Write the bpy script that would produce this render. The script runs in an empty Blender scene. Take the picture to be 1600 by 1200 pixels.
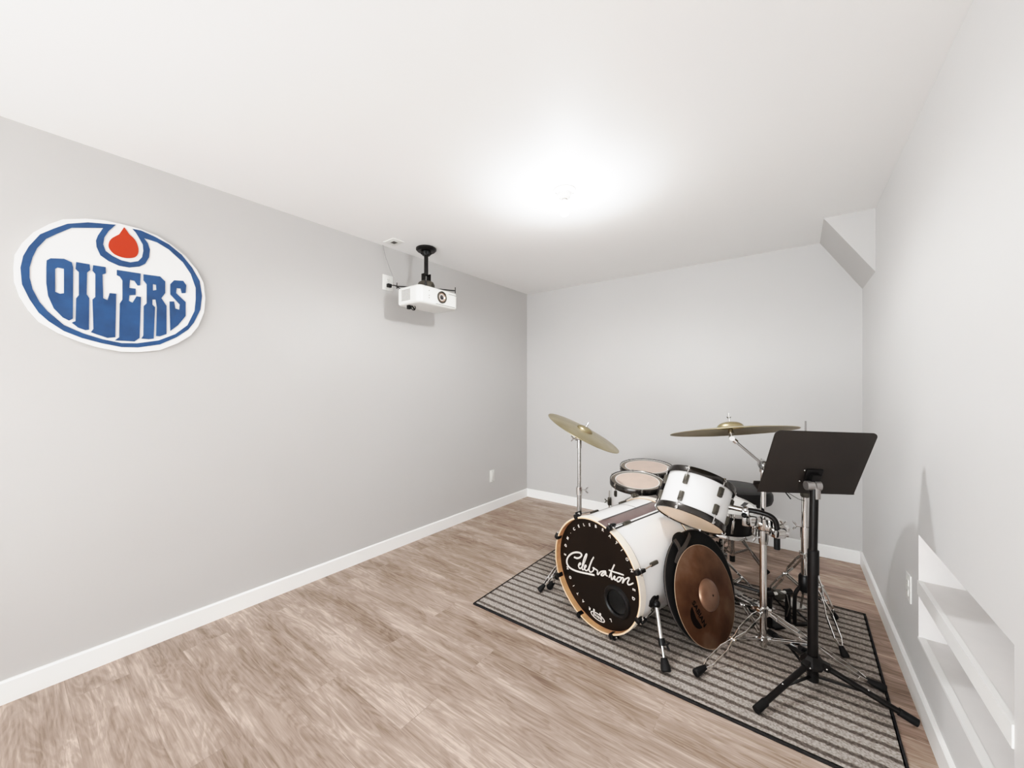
import bpy, bmesh, math, random
from math import sin, cos, pi, radians, sqrt, atan2
from mathutils import Vector, Matrix
from mathutils.geometry import tessellate_polygon

random.seed(7)
COL = bpy.context.scene.collection
V = Vector

# ------------------------------------------------------------------ room numbers
CAM_H = 1.3
XL, YB, ZC = -2.631, 3.8155, 2.4124
YR = -4.0                       # the room runs on behind the camera and is open there
def xr(y): return 0.4237 - 0.01765 * y
RUGZ = 0.0095

# ------------------------------------------------------------------ materials
def new_mat(name):
    m = bpy.data.materials.new(name); m.use_nodes = True
    nt = m.node_tree; b = nt.nodes['Principled BSDF']
    return m, nt, b

def mat(name, col, rough=0.5, metal=0.0, spec=0.5, noise=0.0, nscale=20.0, bump=0.0, bscale=200.0, coat=0.0):
    m, nt, b = new_mat(name)
    b.inputs['Base Color'].default_value = (*col, 1)
    b.inputs['Roughness'].default_value = rough
    b.inputs['Metallic'].default_value = metal
    b.inputs['Specular IOR Level'].default_value = spec
    b.inputs['Coat Weight'].default_value = coat
    tc = nt.nodes.new('ShaderNodeTexCoord')
    if noise:
        n = nt.nodes.new('ShaderNodeTexNoise'); n.inputs['Scale'].default_value = nscale
        n.inputs['Detail'].default_value = 4
        nt.links.new(tc.outputs['Object'], n.inputs['Vector'])
        r = nt.nodes.new('ShaderNodeValToRGB')
        r.color_ramp.elements[0].position = 0.3; r.color_ramp.elements[1].position = 0.7
        r.color_ramp.elements[0].color = (*[max(0, c * (1 - noise)) for c in col], 1)
        r.color_ramp.elements[1].color = (*[min(1, c * (1 + noise)) for c in col], 1)
        nt.links.new(n.outputs['Fac'], r.inputs['Fac'])
        nt.links.new(r.outputs['Color'], b.inputs['Base Color'])
    if bump:
        n2 = nt.nodes.new('ShaderNodeTexNoise'); n2.inputs['Scale'].default_value = bscale
        nt.links.new(tc.outputs['Object'], n2.inputs['Vector'])
        bp = nt.nodes.new('ShaderNodeBump'); bp.inputs['Strength'].default_value = bump
        bp.inputs['Distance'].default_value = 0.002
        nt.links.new(n2.outputs['Fac'], bp.inputs['Height'])
        nt.links.new(bp.outputs['Normal'], b.inputs['Normal'])
    return m

def srgb(r, g, b, p=1.28):
    f = lambda c: ((c / 255 / 12.92) if c / 255 <= 0.04045 else ((c / 255 + 0.055) / 1.055) ** 2.4) ** p
    return (f(r), f(g), f(b))

M = {}
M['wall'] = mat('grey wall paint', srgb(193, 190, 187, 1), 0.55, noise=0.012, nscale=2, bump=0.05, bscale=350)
M['wall_right'] = mat('grey wall paint lightened', srgb(217, 215, 213, 1), 0.55, noise=0.012, nscale=2, bump=0.05, bscale=350)  # wall paint with this side's brighter light put into its colour
M['ceil'] = mat('white ceiling paint', srgb(248, 246, 244, 1), 0.6, bump=0.05, bscale=300)
M['trim'] = mat('white trim paint', srgb(250, 249, 246, 1), 0.35)
M['niche'] = mat('white niche paint', srgb(240, 236, 233, 1), 0.5, noise=0.02, nscale=12)
M['plastic_w'] = mat('white plastic', srgb(238, 237, 233), 0.35)
M['plastic_g'] = mat('grey slot plastic', srgb(150, 147, 142), 0.5)
M['black'] = mat('black plastic', (0.007, 0.0062, 0.006), 0.38, spec=0.3)
M['rubber'] = mat('black rubber', (0.005, 0.0045, 0.0045), 0.6, spec=0.3)
M['blackmetal'] = mat('black enamelled metal', (0.006, 0.0045, 0.004), 0.35, noise=0.2, nscale=8, spec=0.3)
M['deskmetal'] = mat('black powder coated sheet', (0.017, 0.0125, 0.0100), 0.52, noise=0.25, nscale=5, spec=0.5)
M['chrome'] = mat('polished chrome', (0.66, 0.645, 0.63), 0.12, 1.0)
M['chrome2'] = mat('dull chrome', (0.44, 0.425, 0.41), 0.26, 1.0, noise=0.1, nscale=30)
M['grey_metal'] = mat('grey cast metal', (0.30, 0.28, 0.27), 0.4, 0.7)
M['bracket'] = mat('dark bronze bracket metal', (0.09, 0.082, 0.068), 0.38, 0.6)
M['white_wrap'] = mat('white drum wrap', srgb(243, 241, 239), 0.22, coat=0.3)
M['taupe'] = mat('taupe drum stripe', srgb(128, 112, 110), 0.25, noise=0.08, nscale=9, coat=0.3)
M['seam'] = mat('dark shell seam', srgb(62, 56, 55), 0.4)
M['wood'] = mat('natural maple hoop', srgb(214, 164, 124, 1.08), 0.35, noise=0.12, nscale=30, coat=0.2)
M['hoop_cream'] = mat('cream lacquered hoop', srgb(240, 229, 215, 1.1), 0.3, noise=0.02, nscale=30)
M['hoop_edge'] = mat('pale maple hoop edge', srgb(236, 200, 164, 1.08), 0.35)
M['blackchrome'] = mat('black chrome', (0.075, 0.070, 0.066), 0.22, 0.9)
M['headblack'] = mat('black drum head', (0.0085, 0.005, 0.003), 0.33, noise=0.25, nscale=4, spec=0.3)
M['headpeach'] = mat('coated clear drum head', srgb(214, 190, 174, 1.1), 0.35, noise=0.06, nscale=10)
M['headtan'] = mat('tan resonant drum head', srgb(236, 206, 178, 1), 0.3, noise=0.06, nscale=7)
M['headgrey'] = mat('grey damping ring', srgb(128, 119, 108), 0.4, noise=0.1, nscale=40)
M['headwhite'] = mat('white drum head', srgb(240, 238, 234), 0.4)
M['letter'] = mat('white printed lettering', srgb(238, 232, 226), 0.5)
M['fabric'] = mat('black nylon fabric', (0.003, 0.0026, 0.0026), 0.75, bump=0.4, bscale=600, spec=0.3)
M['strap'] = mat('grey webbing strap', srgb(92, 86, 82), 0.7, bump=0.3, bscale=500)
M['vinyl'] = mat('black seat vinyl', (0.005, 0.004, 0.0035), 0.4, bump=0.2, bscale=120, spec=0.3)
M['sign_w'] = mat('white painted board', srgb(242, 240, 238), 0.45, noise=0.015, nscale=15)
M['sign_b'] = mat('blue painted board', srgb(56, 94, 134), 0.35, noise=0.22, nscale=14)
M['sign_r'] = mat('orange red paint', srgb(198, 72, 16), 0.4, noise=0.03, nscale=10)
M['sticker'] = mat('dark brown print', (0.006, 0.002, 0.001), 0.7, spec=0.1)
M['glass'] = mat('lens glass', (0.02, 0.016, 0.02), 0.05, 0.0, 0.8, coat=1)
M['lensrose'] = mat('lens inner ring', srgb(190, 165, 150), 0.25, 0.3)
M['green'] = mat('green felt', srgb(95, 105, 80), 0.8)
M['binding'] = mat('black rug binding', (0.006, 0.005, 0.005), 0.8, bump=0.3)
M['white_tube'] = mat('white enamel shaft', srgb(222, 220, 216), 0.3)

def cymbal_mat(name, c1, c2, c3, rough, metal=0.85):
    m, nt, b = new_mat(name)
    tc = nt.nodes.new('ShaderNodeTexCoord')
    n = nt.nodes.new('ShaderNodeTexNoise'); n.inputs['Scale'].default_value = 5; n.inputs['Detail'].default_value = 5
    nt.links.new(tc.outputs['Object'], n.inputs['Vector'])
    r = nt.nodes.new('ShaderNodeValToRGB')
    r.color_ramp.elements[0].position = 0.28; r.color_ramp.elements[0].color = (*c1, 1)
    r.color_ramp.elements[1].position = 0.72; r.color_ramp.elements[1].color = (*c3, 1)
    e = r.color_ramp.elements.new(0.5); e.color = (*c2, 1)
    nt.links.new(n.outputs['Fac'], r.inputs['Fac'])
    nt.links.new(r.outputs['Color'], b.inputs['Base Color'])
    b.inputs['Metallic'].default_value = metal; b.inputs['Roughness'].default_value = rough
    n2 = nt.nodes.new('ShaderNodeTexNoise'); n2.inputs['Scale'].default_value = 60
    nt.links.new(tc.outputs['Object'], n2.inputs['Vector'])
    bp = nt.nodes.new('ShaderNodeBump'); bp.inputs['Strength'].default_value = 0.08; bp.inputs['Distance'].default_value = 0.002
    nt.links.new(n2.outputs['Fac'], bp.inputs['Height']); nt.links.new(bp.outputs['Normal'], b.inputs['Normal'])
    return m
M['brass'] = cymbal_mat('aged brass', srgb(150, 138, 110), srgb(172, 160, 132), srgb(188, 176, 150), 0.36)
M['bronze'] = cymbal_mat('patinated bronze', srgb(108, 78, 58), srgb(140, 108, 85), srgb(166, 142, 124), 0.36, 0.75)

M['bell_bronze'] = cymbal_mat('paler bronze bell', srgb(150, 122, 104), srgb(172, 146, 130), srgb(190, 168, 152), 0.34, 0.7)
M['bronze_rim'] = cymbal_mat('worn bright bronze rim', srgb(190, 168, 146), srgb(206, 186, 166), srgb(216, 200, 182), 0.35, 0.6)
def floor_mat():
    m, nt, b = new_mat('grey brown laminate planks')
    N, L = nt.nodes.new, nt.links.new
    tc = N('ShaderNodeTexCoord')
    # planks run along X, 0.18 m wide
    mp = N('ShaderNodeMapping'); L(tc.outputs['Object'], mp.inputs['Vector'])
    br = N('ShaderNodeTexBrick')
    br.inputs['Scale'].default_value = 1; br.inputs['Mortar Size'].default_value = 0.0012
    br.inputs['Brick Width'].default_value = 1.22; br.inputs['Row Height'].default_value = 0.185
    br.offset = 0.37; br.inputs['Color1'].default_value = (0, 0, 0, 1); br.inputs['Color2'].default_value = (1, 1, 1, 1)
    br.inputs['Mortar'].default_value = (0.5, 0.5, 0.5, 1); br.inputs['Bias'].default_value = 0
    L(mp.outputs['Vector'], br.inputs['Vector'])
    sep = N('ShaderNodeSeparateColor'); L(br.outputs['Color'], sep.inputs['Color'])
    # offset noise per plank
    off = N('ShaderNodeCombineXYZ'); mul = N('ShaderNodeMath'); mul.operation = 'MULTIPLY'; mul.inputs[1].default_value = 7.0
    L(sep.outputs[0], mul.inputs[0]); L(mul.outputs[0], off.inputs['Z'])
    addv = N('ShaderNodeVectorMath'); addv.operation = 'ADD'
    L(tc.outputs['Object'], addv.inputs[0]); L(off.outputs[0], addv.inputs[1])
    # cathedral grain: distorted, stretched wave
    mp2 = N('ShaderNodeMapping'); mp2.inputs['Scale'].default_value = (1.5, 8.0, 1.0)
    L(addv.outputs[0], mp2.inputs['Vector'])
    n1 = N('ShaderNodeTexNoise'); n1.inputs['Scale'].default_value = 1.6; n1.inputs['Detail'].default_value = 3
    n1.inputs['Distortion'].default_value = 2.2
    L(mp2.outputs['Vector'], n1.inputs['Vector'])
    mm = N('ShaderNodeMath'); mm.operation = 'MULTIPLY'; mm.inputs[1].default_value = 26.0
    L(n1.outputs['Fac'], mm.inputs[0])
    sn = N('ShaderNodeMath'); sn.operation = 'SINE'; L(mm.outputs[0], sn.inputs[0])
    mp3 = N('ShaderNodeMapping'); mp3.inputs['Scale'].default_value = (2.2, 55.0, 1.0)
    L(addv.outputs[0], mp3.inputs['Vector'])
    n2 = N('ShaderNodeTexNoise'); n2.inputs['Scale'].default_value = 2.2; n2.inputs['Detail'].default_value = 6
    n2.inputs['Roughness'].default_value = 0.65
    L(mp3.outputs['Vector'], n2.inputs['Vector'])
    mp4 = N('ShaderNodeMapping'); mp4.inputs['Scale'].default_value = (0.9, 4.5, 1.0)
    L(addv.outputs[0], mp4.inputs['Vector'])
    n3 = N('ShaderNodeTexNoise'); n3.inputs['Scale'].default_value = 1.7; n3.inputs['Detail'].default_value = 4
    n3.inputs['Distortion'].default_value = 0.7
    L(mp4.outputs['Vector'], n3.inputs['Vector'])
    def comb(a, ka, bsock, kb):
        x = N('ShaderNodeMath'); x.operation = 'MULTIPLY_ADD'; L(a, x.inputs[0]); x.inputs[1].default_value = ka
        if bsock is None: x.inputs[2].default_value = kb
        else: L(bsock, x.inputs[2])
        return x.outputs[0]
    s = comb(sn.outputs[0], 0.062, None, 0.0)
    s = comb(n2.outputs['Fac'], 0.62, s, 0)
    s = comb(n3.outputs['Fac'], 0.75, s, 0)
    s = comb(sep.outputs[0], 0.03, s, 0)
    rp = N('ShaderNodeValToRGB'); cr = rp.color_ramp
    cr.elements[0].position = 0.45; cr.elements[0].color = (*srgb(122, 104, 92, 1.1), 1)
    cr.elements[1].position = 0.98; cr.elements[1].color = (*srgb(218, 198, 184, 1.1), 1)
    e = cr.elements.new(0.62); e.color = (*srgb(155, 134, 121, 1.1), 1)
    e = cr.elements.new(0.78); e.color = (*srgb(178, 157, 143, 1.1), 1)
    L(s, rp.inputs['Fac'])
    # seams
    mx = N('ShaderNodeMixRGB'); mx.blend_type = 'MULTIPLY'; mx.inputs[0].default_value = 0.07
    inv = N('ShaderNodeMath'); inv.operation = 'SUBTRACT'; inv.inputs[0].default_value = 1.0; L(br.outputs['Fac'], inv.inputs[1])
    L(rp.outputs['Color'], mx.inputs[1]); L(inv.outputs[0], mx.inputs[2])
    L(mx.outputs[0], b.inputs['Base Color'])
    b.inputs['Roughness'].default_value = 0.42
    b.inputs['Specular IOR Level'].default_value = 0.35
    bp = N('ShaderNodeBump'); bp.inputs['Strength'].default_value = 0.12; bp.inputs['Distance'].default_value = 0.002
    L(s, bp.inputs['Height']); L(bp.outputs['Normal'], b.inputs['Normal'])
    return m
M['floor'] = floor_mat()

def rug_mat():
    m, nt, b = new_mat('striped flat weave rug')
    N, L = nt.nodes.new, nt.links.new
    tc = N('ShaderNodeTexCoord')
    sp = N('ShaderNodeSeparateXYZ'); L(tc.outputs['Object'], sp.inputs[0])
    n0 = N('ShaderNodeTexNoise'); n0.inputs['Scale'].default_value = 60; L(tc.outputs['Object'], n0.inputs['Vector'])
    w0 = N('ShaderNodeMath'); w0.operation = 'MULTIPLY_ADD'; w0.inputs[1].default_value = 0.012; L(n0.outputs['Fac'], w0.inputs[0]); L(sp.outputs['Y'], w0.inputs[2])
    f = N('ShaderNodeMath'); f.operation = 'MULTIPLY'; f.inputs[1].default_value = 2 * pi / 0.0573; L(w0.outputs[0], f.inputs[0])
    s = N('ShaderNodeMath'); s.operation = 'SINE'; L(f.outputs[0], s.inputs[0])
    rp = N('ShaderNodeValToRGB'); cr = rp.color_ramp; mr = N('ShaderNodeMapRange'); mr.inputs['From Min'].default_value = -1; L(s.outputs[0], mr.inputs['Value'])
    cr.elements[0].position = 0.10; cr.elements[0].color = (*srgb(126, 119, 114), 1)
    cr.elements[1].position = 0.42; cr.elements[1].color = (*srgb(192, 185, 179), 1)
    L(mr.outputs[0], rp.inputs['Fac'])
    n = N('ShaderNodeTexNoise'); n.inputs['Scale'].default_value = 130; n.inputs['Detail'].default_value = 4; L(tc.outputs['Object'], n.inputs['Vector'])
    r2 = N('ShaderNodeValToRGB'); r2.color_ramp.elements[0].position = 0.35; r2.color_ramp.elements[1].position = 0.65
    r2.color_ramp.elements[0].color = (0.42, 0.40, 0.39, 1); r2.color_ramp.elements[1].color = (1.1, 1.08, 1.06, 1)
    L(n.outputs['Fac'], r2.inputs['Fac'])
    mx = N('ShaderNodeMixRGB'); mx.blend_type = 'MULTIPLY'; mx.inputs[0].default_value = 0.85
    L(rp.outputs['Color'], mx.inputs[1]); L(r2.outputs['Color'], mx.inputs[2]); L(mx.outputs[0], b.inputs['Base Color'])
    b.inputs['Roughness'].default_value = 0.9; b.inputs['Specular IOR Level'].default_value = 0.2
    bp = N('ShaderNodeBump'); bp.inputs['Strength'].default_value = 0.5; bp.inputs['Distance'].default_value = 0.003
    L(n.outputs['Fac'], bp.inputs['Height']); L(bp.outputs['Normal'], b.inputs['Normal'])
    return m
M['rug'] = rug_mat()

mb_, nt_, b_ = new_mat('lit bulb glass')
b_.inputs['Base Color'].default_value = (1, 1, 1, 1)
b_.inputs['Emission Color'].default_value = (1, 0.98, 0.95, 1); b_.inputs['Emission Strength'].default_value = 6
M['bulb'] = mb_

# ------------------------------------------------------------------ mesh builder
def frame(o, z, hint=(0, 0, 1)):
    """matrix with local Z along z; local X horizontal where it can be"""
    z = V(z).normalized(); x = V(hint).cross(z)
    if x.length < 1e-4: x = V((1, 0, 0))
    x.normalize(); y = z.cross(x)
    m = Matrix.Identity(4)
    for i in range(3): m[i][0], m[i][1], m[i][2], m[i][3] = x[i], y[i], z[i], o[i]
    return m
def axes(o, x, y, z):
    m = Matrix.Identity(4)
    for i in range(3): m[i][0], m[i][1], m[i][2], m[i][3] = x[i], y[i], z[i], o[i]
    return m

class MB:
    def __init__(s, Mx=None): s.v, s.f, s.m, s.M = [], [], [], Mx or Matrix.Identity(4)
    def add(s, vs, fs, mi=0, Mx=None):
        T = s.M @ Mx if Mx is not None else s.M
        o = len(s.v); s.v += [T @ V(p) for p in vs]
        for k, f in enumerate(fs):
            s.f.append([i + o for i in f]); s.m.append(mi[k] if isinstance(mi, (list, tuple)) else mi)
        return s
    def box(s, x0, x1, y0, y1, z0, z1, mi=0, Mx=None, bev=0.0, seg=2):
        bm = bmesh.new(); bmesh.ops.create_cube(bm, size=1)
        for v in bm.verts:
            v.co = V(((x0 + x1) / 2 + v.co.x * (x1 - x0), (y0 + y1) / 2 + v.co.y * (y1 - y0), (z0 + z1) / 2 + v.co.z * (z1 - z0)))
        if bev: bmesh.ops.bevel(bm, geom=bm.edges[:] , offset=bev, segments=seg, affect='EDGES', profile=0.5)
        bm.verts.ensure_lookup_table()
        s.add([v.co.copy() for v in bm.verts], [[v.index for v in f.verts] for f in bm.faces], mi, Mx); bm.free(); return s
    def bar(s, a, b, w, t, up=(0, 0, 1), mi=0, bev=0.0):
        a, b = V(a), V(b); d = b - a; z = d.normalized()
        x = V(up).cross(z)
        if x.length < 1e-4: x = V((1, 0, 0)).cross(z)
        x.normalize(); y = z.cross(x)
        return s.box(-w / 2, w / 2, -t / 2, t / 2, 0, d.length, mi, axes(a, x, y, z), bev, 1)
    def tube(s, pts, r, n=10, closed=False, mi=0, flat=1.0, up=None):
        pts = [V(p) for p in pts]; k = len(pts)
        rs = r if isinstance(r, (list, tuple)) else [r] * k
        prev = None; rings = []
        for i, p in enumerate(pts):
            if closed: d = pts[(i + 1) % k] - pts[i - 1]
            else: d = pts[min(i + 1, k - 1)] - pts[max(i - 1, 0)]
            if d.length < 1e-9: d = V((0, 0, 1))
            d.normalize()
            if up is not None: x = V(up).cross(d); x = x.normalized() if x.length > 1e-5 else V((1, 0, 0))
            elif prev is None:
                x = d.orthogonal().normalized()
            else:
                x = (prev - d * prev.dot(d)); x = x.normalized() if x.length > 1e-6 else d.orthogonal().normalized()
            prev = x; y = d.cross(x)
            rings.append([p + x * (cos(2 * pi * j / n) * rs[i]) + y * (sin(2 * pi * j / n) * rs[i] * flat) for j in range(n)])
        vs = [q for R in rings for q in R]; fs = []
        for i in range(k if closed else k - 1):
            for j in range(n):
                a, b = i * n + j, i * n + (j + 1) % n; i2 = (i + 1) % k
                fs.append([a, b, i2 * n + (j + 1) % n, i2 * n + j])
        if not closed: fs += [list(range(n))[::-1], [(k - 1) * n + j for j in range(n)]]
        return s.add(vs, fs, mi)
    def lathe(s, prof, Mx=None, n=48, mi=0, closed=False):
        vs, fs, ms = [], [], []; k = len(prof); idx = []
        for (r, z) in prof:
            if r < 1e-7: idx.append([len(vs)] * n); vs.append(V((0, 0, z)))
            else:
                idx.append(list(range(len(vs), len(vs) + n)))
                vs += [V((r * cos(2 * pi * j / n), r * sin(2 * pi * j / n), z)) for j in range(n)]
        for i in range(k if closed else k - 1):
            A, B = idx[i], idx[(i + 1) % k]
            for j in range(n):
                q = [A[j], A[(j + 1) % n], B[(j + 1) % n], B[j]]; u = []
                for t in q:
                    if t not in u: u.append(t)
                if len(u) > 2: fs.append(u); ms.append(mi[i] if isinstance(mi, (list, tuple)) else mi)
        return s.add(vs, fs, ms, Mx)
    def cyl(s, a, b, r, n=16, mi=0, r2=None):
        d = V(b) - V(a); r2 = r if r2 is None else r2
        return s.lathe([(0, 0), (r, 0), (r2, d.length), (0, d.length)], frame(a, d), n, mi)
    def ball(s, c, r, n=12, mi=0, sc=(1, 1, 1)):
        prof = [(r * sin(pi * i / 8), -r * cos(pi * i / 8)) for i in range(9)]
        prof[0] = (0, -r); prof[-1] = (0, r)
        return s.lathe(prof, Matrix.Translation(V(c)) @ Matrix.Diagonal((*sc, 1)), n, mi)
    def prism(s, loops, Mx, z0, z1, mi=0, side=None):
        """loops: outer + holes in local XY, extruded from z0 to z1"""
        side = mi if side is None else side
        L3 = [[V((x, y, 0)) for x, y in lp] for lp in loops]
        tri = tessellate_polygon(L3); flat = [p for lp in L3 for p in lp]; k = len(flat)
        vs = [V((p.x, p.y, z0)) for p in flat] + [V((p.x, p.y, z1)) for p in flat]
        fs = [list(t) for t in tri] + [[i + k for i in t][::-1] for t in tri]; ms = [mi] * len(fs); o = 0
        for lp in loops:
            n = len(lp)
            for i in range(n):
                a, b = o + i, o + (i + 1) % n; fs.append([a, b, b + k, a + k]); ms.append(side)
            o += n
        return s.add(vs, fs, ms, Mx)
    def build(s, name, mats, parent=None, smooth=35, label=None):
        mats = mats if isinstance(mats, (list, tuple)) else [mats]
        me = bpy.data.meshes.new(name); off = V((0, 0, 0))
        if parent is not None: off = world_loc(parent)
        me.from_pydata([p - off for p in s.v], [], s.f)
        for m in mats: me.materials.append(m)
        me.polygons.foreach_set('material_index', s.m)
        bm = bmesh.new(); bm.from_mesh(me)
        bmesh.ops.recalc_face_normals(bm, faces=bm.faces); bm.to_mesh(me); bm.free()
        if smooth:
            me.polygons.foreach_set('use_smooth', [True] * len(me.polygons))
            me.set_sharp_from_angle(angle=radians(smooth))
        me.update()
        o = bpy.data.objects.new(name, me); COL.objects.link(o)
        if parent is not None: o.parent = parent
        if label: o['label'] = label
        return o

def world_loc(o):
    p = V((0, 0, 0))
    while o is not None: p += o.location; o = o.parent
    return p
def thing(name, label, cat, loc, group=None):
    o = bpy.data.objects.new(name, None); COL.objects.link(o)
    o.location = loc; o.empty_display_size = 0.05
    o['label'] = label; o['category'] = cat
    if group: o['group'] = group
    return o
def tag(o, label, cat, group=None):
    o['label'] = label; o['category'] = cat
    if group: o['group'] = group
    return o
def structure(o): o['kind'] = 'structure'; return o

def smooth_line(pts, sub=5, closed=False):
    P = [V(p) for p in pts]; n = len(P); out = []
    for i in range(n if closed else n - 1):
        p0 = P[i - 1] if (i > 0 or closed) else P[0]; p1 = P[i]; p2 = P[(i + 1) % n]; p3 = P[(i + 2) % n] if (closed or i + 2 < n) else P[-1]
        for j in range(sub):
            t = j / sub
            out.append(0.5 * ((2 * p1) + (p2 - p0) * t + (2 * p0 - 5 * p1 + 4 * p2 - p3) * t * t + (3 * p1 - p0 - 3 * p2 + p3) * t ** 3))
    if not closed: out.append(P[-1])
    return out

def text_geo(txt, size, extrude=0.0008, bold=0.0):
    c = bpy.data.curves.new('tmp', 'FONT'); c.body = txt; c.size = size; c.extrude = extrude
    c.align_x = 'CENTER'; c.align_y = 'CENTER'; c.offset = bold; c.resolution_u = 3
    o = bpy.data.objects.new('tmp', c); COL.objects.link(o)
    bpy.context.view_layer.update()
    me = bpy.data.meshes.new_from_object(o.evaluated_get(bpy.context.evaluated_depsgraph_get()))
    vs = [v.co.copy() for v in me.vertices]; fs = [list(p.vertices) for p in me.polygons]
    bpy.data.objects.remove(o); bpy.data.curves.remove(c); bpy.data.meshes.remove(me)
    return vs, fs

# ------------------------------------------------------------------ the room
structure(MB().box(XL - 0.1, 0.8, YR, YB + 0.1, -0.1, 0).build('floor', M['floor'], smooth=0))
structure(MB().box(XL - 0.1, 0.8, YR, YB + 0.1, ZC, ZC + 0.1).build('ceiling', M['ceil'], smooth=0))
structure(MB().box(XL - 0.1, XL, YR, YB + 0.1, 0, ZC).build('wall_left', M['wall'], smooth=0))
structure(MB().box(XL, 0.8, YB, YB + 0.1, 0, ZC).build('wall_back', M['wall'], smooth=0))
def W(y, d, z): return V((xr(y) + d, y, z))          # a point on (d=0) or behind (d>0) the right wall
NY0, NY1 = 1.43, 2.27; NZ = [0.276, 0.453, 0.507, 0.697]; ND = 0.26
def right_wall():
    mb = MB(); ys = [YR, NY0, NY1, YB]; zs = [0] + NZ + [ZC]
    for i in range(3):
        for j in range(5):
            if i == 1 and j in (1, 3): continue
            q = [W(ys[i], 0, zs[j]), W(ys[i + 1], 0, zs[j]), W(ys[i + 1], 0, zs[j + 1]), W(ys[i], 0, zs[j + 1])]
            mb.add(q, [[0, 1, 2, 3]])
    q = [W(YR, 0.36, 0), W(YB, 0.36, 0), W(YB, 0.36, ZC), W(YR, 0.36, ZC)]
    mb.add(q, [[0, 1, 2, 3]])
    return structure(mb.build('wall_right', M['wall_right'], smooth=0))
right_wall()
def niche():
    mb = MB()
    for z0, z1 in ((NZ[0], NZ[1]), (NZ[2], NZ[3])):
        p = lambda y, d, z: W(y, d, z)
        mb.add([p(NY0, 0, z0), p(NY1, 0, z0), p(NY1, ND, z0), p(NY0, ND, z0), p(NY0, 0, z1), p(NY1, 0, z1), p(NY1, ND, z1), p(NY0, ND, z1)],
               [[0, 1, 2, 3], [4, 5, 6, 7], [0, 3, 7, 4], [1, 2, 6, 5], [2, 3, 7, 6]])
    structure(mb.build('trim_1', M['niche'], smooth=0))
    # painted nosing strips on the two shelf fronts
    mb = MB()
    for z0, z1 in ((NZ[1], NZ[2]),):
        a = [W(NY0, -0.004, z0), W(NY1, -0.004, z0), W(NY1, -0.004, z1 + .002), W(NY0, -0.004, z1 + .002), W(NY0, 0.012, z1 + .002), W(NY1, 0.012, z1 + .002), W(NY0, 0, z0), W(NY1, 0, z0)]
        mb.add(a, [[0, 1, 2, 3], [3, 2, 5, 4], [0, 1, 7, 6], [0, 3, 4, 6], [1, 2, 5, 7]])
    a = [W(NY0, -0.003, NZ[0] - 0.006), W(NY1, -0.003, NZ[0] - 0.006), W(NY1, -0.003, NZ[0] + .002), W(NY0, -0.003, NZ[0] + .002), W(NY0, 0.02, NZ[0] + .002), W(NY1, 0.02, NZ[0] + .002)]
    mb.add(a, [[0, 1, 2, 3], [3, 2, 5, 4]])
    structure(mb.build('trim_2', M['trim'], smooth=0))
niche()
# boxed-in triangular bulkhead in the far right ceiling corner
def bulkhead():
    y0 = 3.27
    t = [V((0.116, y0, ZC)), V((xr(y0) + .01, y0, ZC)), V((xr(y0) + .01, y0, 2.000)), V((0.112, YB, ZC)), V((xr(YB) + .01, YB, ZC)), V((xr(YB) + .01, YB, 2.006))]
    mb = MB().add(t, [[0, 2, 1], [0, 3, 5, 2], [3, 4, 5]])
    structure(mb.build('wall_bulkhead', M['wall'], smooth=0))
bulkhead()
# baseboards with a small eased top
def base_profile(mb, a, b, nrm):
    a, b, nrm = V(a), V(b), V(nrm).normalized(); H, T = 0.094, 0.014; U = V((0, 0, 1))
    pr = [(0, 0), (T, 0), (T, H - 0.006), (T - 0.005, H), (0, H)]
    vs = [p + nrm * d + U * z for p in (a, b) for d, z in pr]; n = len(pr)
    mb.add(vs, [[i, (i + 1) % n, n + (i + 1) % n, n + i] for i in range(n)] + [list(range(n)), list(range(n, 2 * n))])
m1 = MB(); base_profile(m1, (XL, YR, 0), (XL, YB, 0), (1, 0, 0)); structure(m1.build('baseboard_left', M['trim'], smooth=0))
m1 = MB(); base_profile(m1, (XL, YB, 0), (xr(YB), YB, 0), (0, -1, 0)); structure(m1.build('baseboard_back', M['trim'], smooth=0))
m1 = MB(); base_profile(m1, (xr(YR), YR, 0), (xr(YB), YB, 0), (-1, -0.01765, 0)); structure(m1.build('baseboard_right', M['trim'], smooth=0))

# ------------------------------------------------------------------ rug
def rug():
    x0, x1, y0, y1 = -1.575, 0.292, 1.716, 2.975
    t = thing('striped_rug', 'grey striped flat rug with black edge under the drum kit', 'rug', (x0, y0, 0))
    MB().box(x0 + .008, x1 - .008, y0 + .008, y1 - .008, 0.001, RUGZ).build('rug_field', M['rug'], t, 0)
    b = MB(); w = 0.012
    b.box(x0, x1, y0, y0 + w, 0.0005, RUGZ).box(x0, x1, y1 - w, y1, 0.0005, RUGZ)
    b.box(x0, x0 + w, y0 + w, y1 - w, 0.0005, RUGZ).box(x1 - w, x1, y0 + w, y1 - w, 0.0005, RUGZ)
    b.build('edge_binding', M['binding'], t, 0)
rug()

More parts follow.
